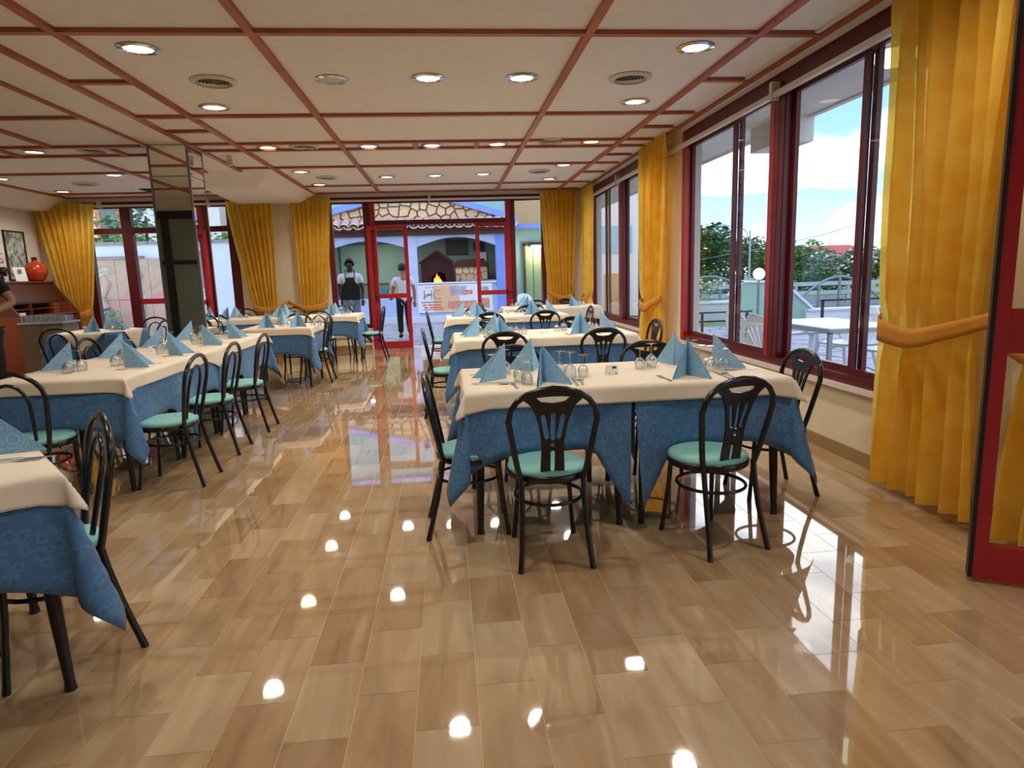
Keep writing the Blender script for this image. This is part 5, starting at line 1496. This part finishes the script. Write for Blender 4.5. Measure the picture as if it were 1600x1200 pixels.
# ---- vegetation
def tree(name, label, loc, h, rx, rz_, n, leaf, m, seed, trunk=True, group='trees outside', blossoms=0):
    q = random.Random(seed); r = thing(name, label, 'tree' if name == 'tree' else 'shrub', loc, 0, group)
    if trunk:
        MB().tube([(0, 0, -.1), (.05, .02, h*.3), (-.04, 0, h*.55), (.02, 0, h*.75)], [.11*h/4, .085*h/4, .06*h/4, .03*h/4], 8).build('trunk', MAT['bark'], r, 60)
    b = MB()
    lobes = [(q.uniform(-.6, .6)*rx, q.uniform(-.6, .6)*rx, h-rz_+q.uniform(-.6, .55)*rz_, q.uniform(.32, .55)) for _ in range(13)]
    for i in range(n):
        lx, ly, lz, lr = lobes[i % len(lobes)]
        a = q.uniform(0, 2*PI); c = q.uniform(-1, 1); s = math.sqrt(1-c*c); rr = q.uniform(.55, 1)**.6
        p = Vector((lx+rx*lr*rr*s*math.cos(a), ly+rx*lr*rr*s*math.sin(a), lz+rz_*lr*1.1*rr*c))
        mm = Matrix.Rotation(q.uniform(0, 6.28), 3, 'Z') @ Matrix.Rotation(q.uniform(-1.2, 1.2), 3, 'X')
        w = leaf*q.uniform(.6, 1.3)
        b.add([p+mm @ Vector(v) for v in ((-w/2, 0, 0), (0, -w*.28, .01), (w/2, 0, 0), (0, w*.28, .01))], [(0, 1, 2, 3)])
    stuff(b.build('foliage', MAT[m], r))
    if blossoms:
        b = MB()
        for i in range(blossoms):
            lx, ly, lz, lr = q.choice(lobes); a = q.uniform(0, 2*PI); c = q.uniform(-.3, 1); s = math.sqrt(1-c*c)
            b.obox((lx+rx*lr*s*math.cos(a), ly+rx*lr*s*math.sin(a), lz+rz_*lr*1.12*c), leaf*.5, leaf*.5, leaf*.35, Matrix.Rotation(q.uniform(0, 6), 3, 'X'))
        stuff(b.build('blossoms', MAT['petal_white'], r))
    return r
def at(px, py, y, z=0):
    p = ony(px, py, y); return (p.x, y, z)
tree('tree', 'dark green tree rising tallest beside the white outer pier', at(1112, 420, 34), 3.9, 1.75, 1.75, 5200, .26, 'leaf_dark', 1)
tree('tree', 'thin dark tree behind the street lamp pole', at(1160, 420, 36), 3.3, 1.4, 1.3, 2600, .24, 'leaf_dark', 2)
tree('tree', 'green tree behind the globe lamp, left of the window mullion', at(1200, 420, 34), 2.6, 1.3, 1.2, 3000, .24, 'leaf_mid', 3)
tree('tree', 'bright green tree just right of the window mullion', at(1248, 420, 33), 2.75, 1.5, 1.4, 3800, .24, 'leaf_mid', 4)
tree('oleander', 'grey-green oleander shrub below the red roof', at(1300, 425, 31), 1.95, 1.6, .95, 3600, .2, 'leaf_grey', 5, False, 'shrubs outside', 50)
tree('oleander', 'grey-green oleander shrub with white flowers beside the yellow curtain', at(1362, 425, 30), 2.25, 1.5, 1.1, 3400, .2, 'leaf_grey', 6, False, 'shrubs outside', 110)
tree('oleander', 'dark shrub at the foot of the bright green tree', at(1265, 430, 30), 1.35, 1.2, .7, 900, .2, 'leaf_dark', 7, False, 'shrubs outside')
tree('oleander', 'dark hedge shrub at the foot of the tallest tree', at(1110, 435, 30), 1.4, 1.6, .8, 1000, .2, 'leaf_dark', 8, False, 'shrubs outside')
tree('oleander', 'oleander shrub at the near end, hidden in part by the yellow curtain', at(1420, 425, 29), 2.2, 1.7, 1.1, 1500, .2, 'leaf_mid', 9, False, 'shrubs outside', 40)
tree('flower_bush', 'low flowering bush on the white planter wall', at(1100, 470, 17.25, .60), .50, .42, .30, 420, .1, 'leaf_pale', 10, False, 'shrubs outside', 60)
tree('tree', 'loose tree before the white house, left half of the far left window', at(165, 350, 26), 4.6, 1.2, 1.2, 330, .26, 'leaf_grey', 11)
tree('tree', 'loose tree before the white house, beside the mirrored column', at(228, 350, 26), 5.2, 1.1, 1.5, 360, .26, 'leaf_grey', 12)
tree('hedge', 'green hedge showing over the garden wall at the left', at(165, 370, 20.3), 2.95, 1.1, .6, 900, .16, 'leaf_mid', 13, True, 'shrubs outside')
tree('hedge', 'green hedge showing over the garden wall beside the column', at(235, 370, 20.3), 2.95, 1.1, .6, 900, .16, 'leaf_mid', 14, True, 'shrubs outside')
tree('hedge', 'green hedge over the garden wall right of the mirrored column', at(345, 370, 20.3), 3.1, 1.3, .6, 900, .16, 'leaf_mid', 15, True, 'shrubs outside')
tree('garden_plant', 'dark leafy plant in front of the relief slab', at(160, 470, 17.2), .95, .45, .5, 350, .16, 'leaf_grey', 16, False, 'shrubs outside')
# ---- road side: parapet, railing, guard rail, lamp, house
pp = thing('ramp_parapet', 'pale green ramp parapet with white sloping cap on the terrace', 'parapet', (0, 14, 0))
prof = [(6.30, .72), (6.50, 1.04), (7.48, 1.0), (8.22, .34)]
MB().prism([(6.30, -.03)]+prof+[(8.22, -.03)], 0, .16, lambda u, v, w_: (u, w_, v)).build('wall', MAT['parapet_green'], pp)
for a, b_ in zip(prof[:-1], prof[1:]): MB().bar((a[0]-.02, .08, a[1]+.02), (b_[0]+.02, .08, b_[1]+.02), .26, .05).build('cap', MAT['curb_white'], pp)
MB().box(8.0, 10.6, -.1, .1, -.03, .36).build('low_wall', MAT['curb_white'], pp)
MB().box(8.0, 10.6, -.16, .16, .36, .40).build('cap', MAT['curb_white'], pp)
plw = thing('planter_wall', 'white planter wall beyond the terrace near the outer pier', 'wall', (0, 17, 0))
MB().box(5.2, 7.9, 0, .5, -.03, .42).build('wall', MAT['concrete_pale'], plw); MB().box(5.15, 7.95, -.04, .54, .42, .47).build('cap', MAT['curb_white'], plw)
def railing(label, cx, y, w, z0, zt, n):
    r = thing('arched_railing', label, 'railing', (cx, y, 0), 0, 'arched metal railings')
    MB().tube([(-w/2+w*i/14, 0, z0+(zt-z0)*math.sin(PI*i/14)) for i in range(15)], .035, 8).build('arch', MAT['rail_grey'], r, 60)
    for i in range(n):
        t = (i+1)/(n+1); MB().box(-w/2+w*t-.03, -w/2+w*t+.03, -.03, .03, -.03, z0+(zt-z0)*math.sin(PI*t)).build('post', MAT['rail_grey'], r)
    MB().tube([(-w/2, 0, .25), (w/2, 0, .25)], .02, 6).build('rail', MAT['rail_grey'], r, 60)
a = ony(1238, 467, 17.5); b_ = ony(1400, 467, 16.5)
railing('wide arched grey railing across the terrace edge, right of the mullion', (a.x+b_.x)/2, 17.2, b_.x-a.x, .42, 1.03, 3)
a = ony(1055, 450, 20); b_ = ony(1160, 450, 20)
railing('arched grey railing beyond the flower bush', (a.x+b_.x)/2, 20, b_.x-a.x, .75, 1.1, 2)
lr = thing('low_railing', 'dark low railing in front of the planter wall', 'railing', (0, 12.2, 0))
for z in (.35, .52): MB().bar((3.9, 0, z), (5.9, 0, z), .03).build('rail', MAT['seal_black'], lr)
for x in (4.0, 4.9, 5.8): MB().box(x-.02, x+.02, -.02, .02, -.03, .52).build('post', MAT['seal_black'], lr)
lr = thing('low_railing', 'dark low railing on the low white wall right of the parapet', 'railing', (0, 13.2, 0))
for z in (.62,): MB().bar((7.9, 0, z), (10.6, 0, z), .04).build('rail', MAT['seal_black'], lr)
for x in (7.95, 9.3, 10.5): MB().box(x-.025, x+.025, -.02, .02, -.03, .62).build('post', MAT['seal_black'], lr)
gr = thing('guard_rail', 'long steel road guard rail behind the arched railing', 'guard rail', (0, 22.5, 0))
for z in (.30, .62): MB().box(8, 32, 0, .05, z, z+.14).build('beam', MAT['guard_steel'], gr)
for i in range(12): MB().box(8.5+i*2, 8.6+i*2, .05, .15, -.03, .7).build('post', MAT['guard_steel'], gr)
struct(MB().box(4, 60, 20.6, 27, -.08, -.02).build('road', MAT['asphalt']))
p = ony(1170, 440, 26)
sl = thing('street_lamp', 'tall pale street lamp pole with curved arm beyond the terrace', 'street lamp', (p.x, 26, 0))
zt = ony(1172, 360, 26).z
MB().tube([(0, 0, -.1), (0, 0, zt)], [.05, .035], 8).build('pole', MAT['guard_steel'], sl, 60)
MB().tube([(-.12, 0, zt-.55), (-.12, 0, zt-.1), (-.25, 0, zt+.05), (-.8, 0, zt+.18), (-1.1, 0, zt+.22)], .022, 6).build('arm', MAT['guard_steel'], sl, 60)
MB().obox((-1.2, 0, zt+.22), .34, .12, .07).build('lamp_head', MAT['guard_steel'], sl)
MB().bar((-.12, 0, zt-.5), (0, 0, zt-.52), .03).build('bracket', MAT['guard_steel'], sl)
cb = thing('overhead_cable', 'thin overhead cable crossing the sky from the street lamp', 'cable', (0, 0, 0))
z1 = ony(1170, 392, 26).z; e1 = ony(1400, 330, 24)
MB().tube([(p.x, 26, z1), ((p.x+e1.x)/2, 25, (z1+e1.z)/2-.15), (e1.x+1.5, 24, e1.z+.35)], .012, 5).build('wire', MAT['rail_grey'], cb)
z0_ = ony(1080, 408, 26)
MB().tube([(z0_.x, 26, z0_.z), (p.x, 26, z1)], .010, 5).build('wire', MAT['rail_grey'], cb)
p = ony(1186, 428, 12.6)
gl = thing('globe_lamp', 'round lit white globe lamp on a post before the parapet', 'lamp', (p.x, 12.6, 0))
MB().lathe([(.0, p.z-.115), (.06, p.z-.10), (.10, p.z-.055), (.115, p.z), (.10, p.z+.055), (.06, p.z+.10), (0, p.z+.115)], 20, cap=False).build('globe', MAT['globe_lit'], gl, 179)
MB().tube([(0, 0, -.03), (0, 0, p.z-.10)], [.035, .025], 8).build('post', MAT['rail_grey'], gl, 60)
ld = bpy.data.lights.new('globe', 'POINT'); ld.energy = 8; ld.color = (1, .85, .65); ld.shadow_soft_size = .12; link('lamp', ld, gl, (0, 0, p.z+.2))
el = thing('eave_lamp', 'round lit lamp fixed under the white roof overhang', 'lamp', (3.36, 4.80, 2.90))
MB().lathe([(0, -.10), (.09, -.09), (.15, -.05), (.165, 0), (0, 0)], 22, cap=False).build('dome', MAT['eave_lamp_lit'], el, 60); MB().lathe([(.165, -.012), (.18, -.006), (.18, 0)], 22, cap=False).build('rim', MAT['rail_white'], el, 60)
rp = thing('red_roof_house', 'distant house with broad red hipped roof above the shrubs', 'house', at(1330, 400, 62))
za, ze = ony(1320, 384, 62).z, ony(1320, 409, 62).z
MB().add([(-5.6, 0, ze), (5.6, 0, ze), (5.6, 8, ze), (-5.6, 8, ze), (-2.2, 3.8, za+.2), (2.2, 3.8, za+.2)], [(0, 1, 5, 4), (1, 2, 5), (2, 3, 4, 5), (3, 0, 4), (3, 2, 1, 0)]).build('roof', MAT['house_red'], rp)
MB().box(-5, 5, .5, 7.5, -.1, ze).build('wall', MAT['house_tan'], rp)
MB().tube([(0, 3.8, za), (0, 3.8, za+1.0)], .03, 5).build('antenna', MAT['rail_grey'], rp)
MB().bar((-.4, 3.8, za+.9), (.4, 3.8, za+.9), .03).build('antenna_arm', MAT['rail_grey'], rp)
# ---- plastic garden chairs and metal table
def plastic_chair():
    r = thing('plastic_chair', 'x', 'chair')
    pts = [(.19, .0), (.235, .12), (.245, .26), (.22, .38), (.15, .46), (0, .49)]
    outer = pts+[(-x, y) for x, y in reversed(pts[:-1])]
    holes = []
    for a in (-28, -14, 0, 14, 28):
        t = deg(a); d = Vector((math.sin(t), math.cos(t))); p_ = Vector((d.y, -d.x)); c0_ = Vector((0, -.10))+d*.20; c1_ = Vector((0, -.10))+d*.44
        holes.append([tuple(c0_-p_*.007), tuple(c1_-p_*.017), tuple(c1_+d*.02), tuple(c1_+p_*.017), tuple(c0_+p_*.007)])
    vs, fs = plate(outer, holes, .012)
    MB().add([(v.x, -.20-.28*v.y-v.z+.5*v.x*v.x, .40+v.y*.96) for v in vs], fs).build('backrest', MAT['plastic_white'], r)
    MB().prism([(-.22, -.20), (.22, -.20), (.24, .05), (.22, .22), (.12, .25), (-.12, .25), (-.22, .22), (-.24, .05)], .395, .42, lambda u, v, w_: (u, v, w_)).build('seat', MAT['plastic_white'], r)
    for s in (-1, 1):
        MB().tube([(s*.235, -.26, .64), (s*.275, -.10, .66), (s*.28, .12, .66), (s*.265, .22, .62)], [.022, .026, .028, .024], 8, flat=.55).build('armrest', MAT['plastic_white'], r, 60)
        MB().tube([(s*.265, .22, .64), (s*.25, .22, .40), (s*.27, .26, 0)], [.024, .03, .02], 8).build('leg', MAT['plastic_white'], r, 60)
        MB().tube([(s*.20, -.20, .41), (s*.22, -.25, .2), (s*.24, -.30, 0)], [.03, .026, .02], 8).build('leg', MAT['plastic_white'], r, 60)
    return Proto(r)
PC = plastic_chair()
for x, y, a, w_ in ((3.80, 7.75, -82, 'left one of the pair with backs to the window'), (3.74, 7.05, -80, 'right one of the pair with backs to the window'),
                    (4.98, 7.70, 108, 'on the far side of the terrace table, left one'), (5.0, 6.95, 100, 'on the far side of the terrace table, beside the yellow curtain'),
                    (4.92, 6.22, 98, 'on the far side of the terrace table, nearest end'), (2.15, 17.2, 200, 'standing by the green slatted door outside')):
    PC.put((x, y, -.014), deg(a), 'white plastic garden chair ' + w_, 'white plastic garden chairs')
tt = thing('terrace_table', 'white-topped terrace table with thin grey metal legs', 'table', (4.33, 7.02, -.014))
MB().box(-.42, .42, -.68, .68, .715, .735).build('tabletop', MAT['plastic_white'], tt)
for a in ((-.43, .43, -.69, -.66), (-.43, .43, .66, .69), (-.43, -.40, -.66, .66), (.40, .43, -.66, .66)): MB().box(*a, .68, .725).build('frame_bar', MAT['aluminium'], tt)
for x in (-.41, .41):
    for y in (-.67, .67): MB().box(x-.02, x+.02, y-.02, y+.02, 0, .69).build('leg', MAT['aluminium'], tt)
for y in (-.67, .67): MB().box(-.41, .41, y-.01, y+.01, .54, .555).build('stretcher', MAT['aluminium'], tt)

pw = thing('side_house', 'pale pink-white house wall seen through the far right window', 'house', (0, 19.5, 0))
MB().box(4.2, 6.4, 0, 4, 0, 4.2).build('wall', MAT['house_white'], pw)
MB().box(4.75, 5.5, -.05, 0, .0, 1.3).build('door', MAT['house_tan'], pw); MB().box(4.3, 5.6, -.03, 0, 1.9, 2.7).build('blue_panel', MAT['siding_teal'], pw)
MB().box(4.1, 6.5, -.2, 4.1, 4.2, 4.4).build('roof', MAT['house_red'], pw)
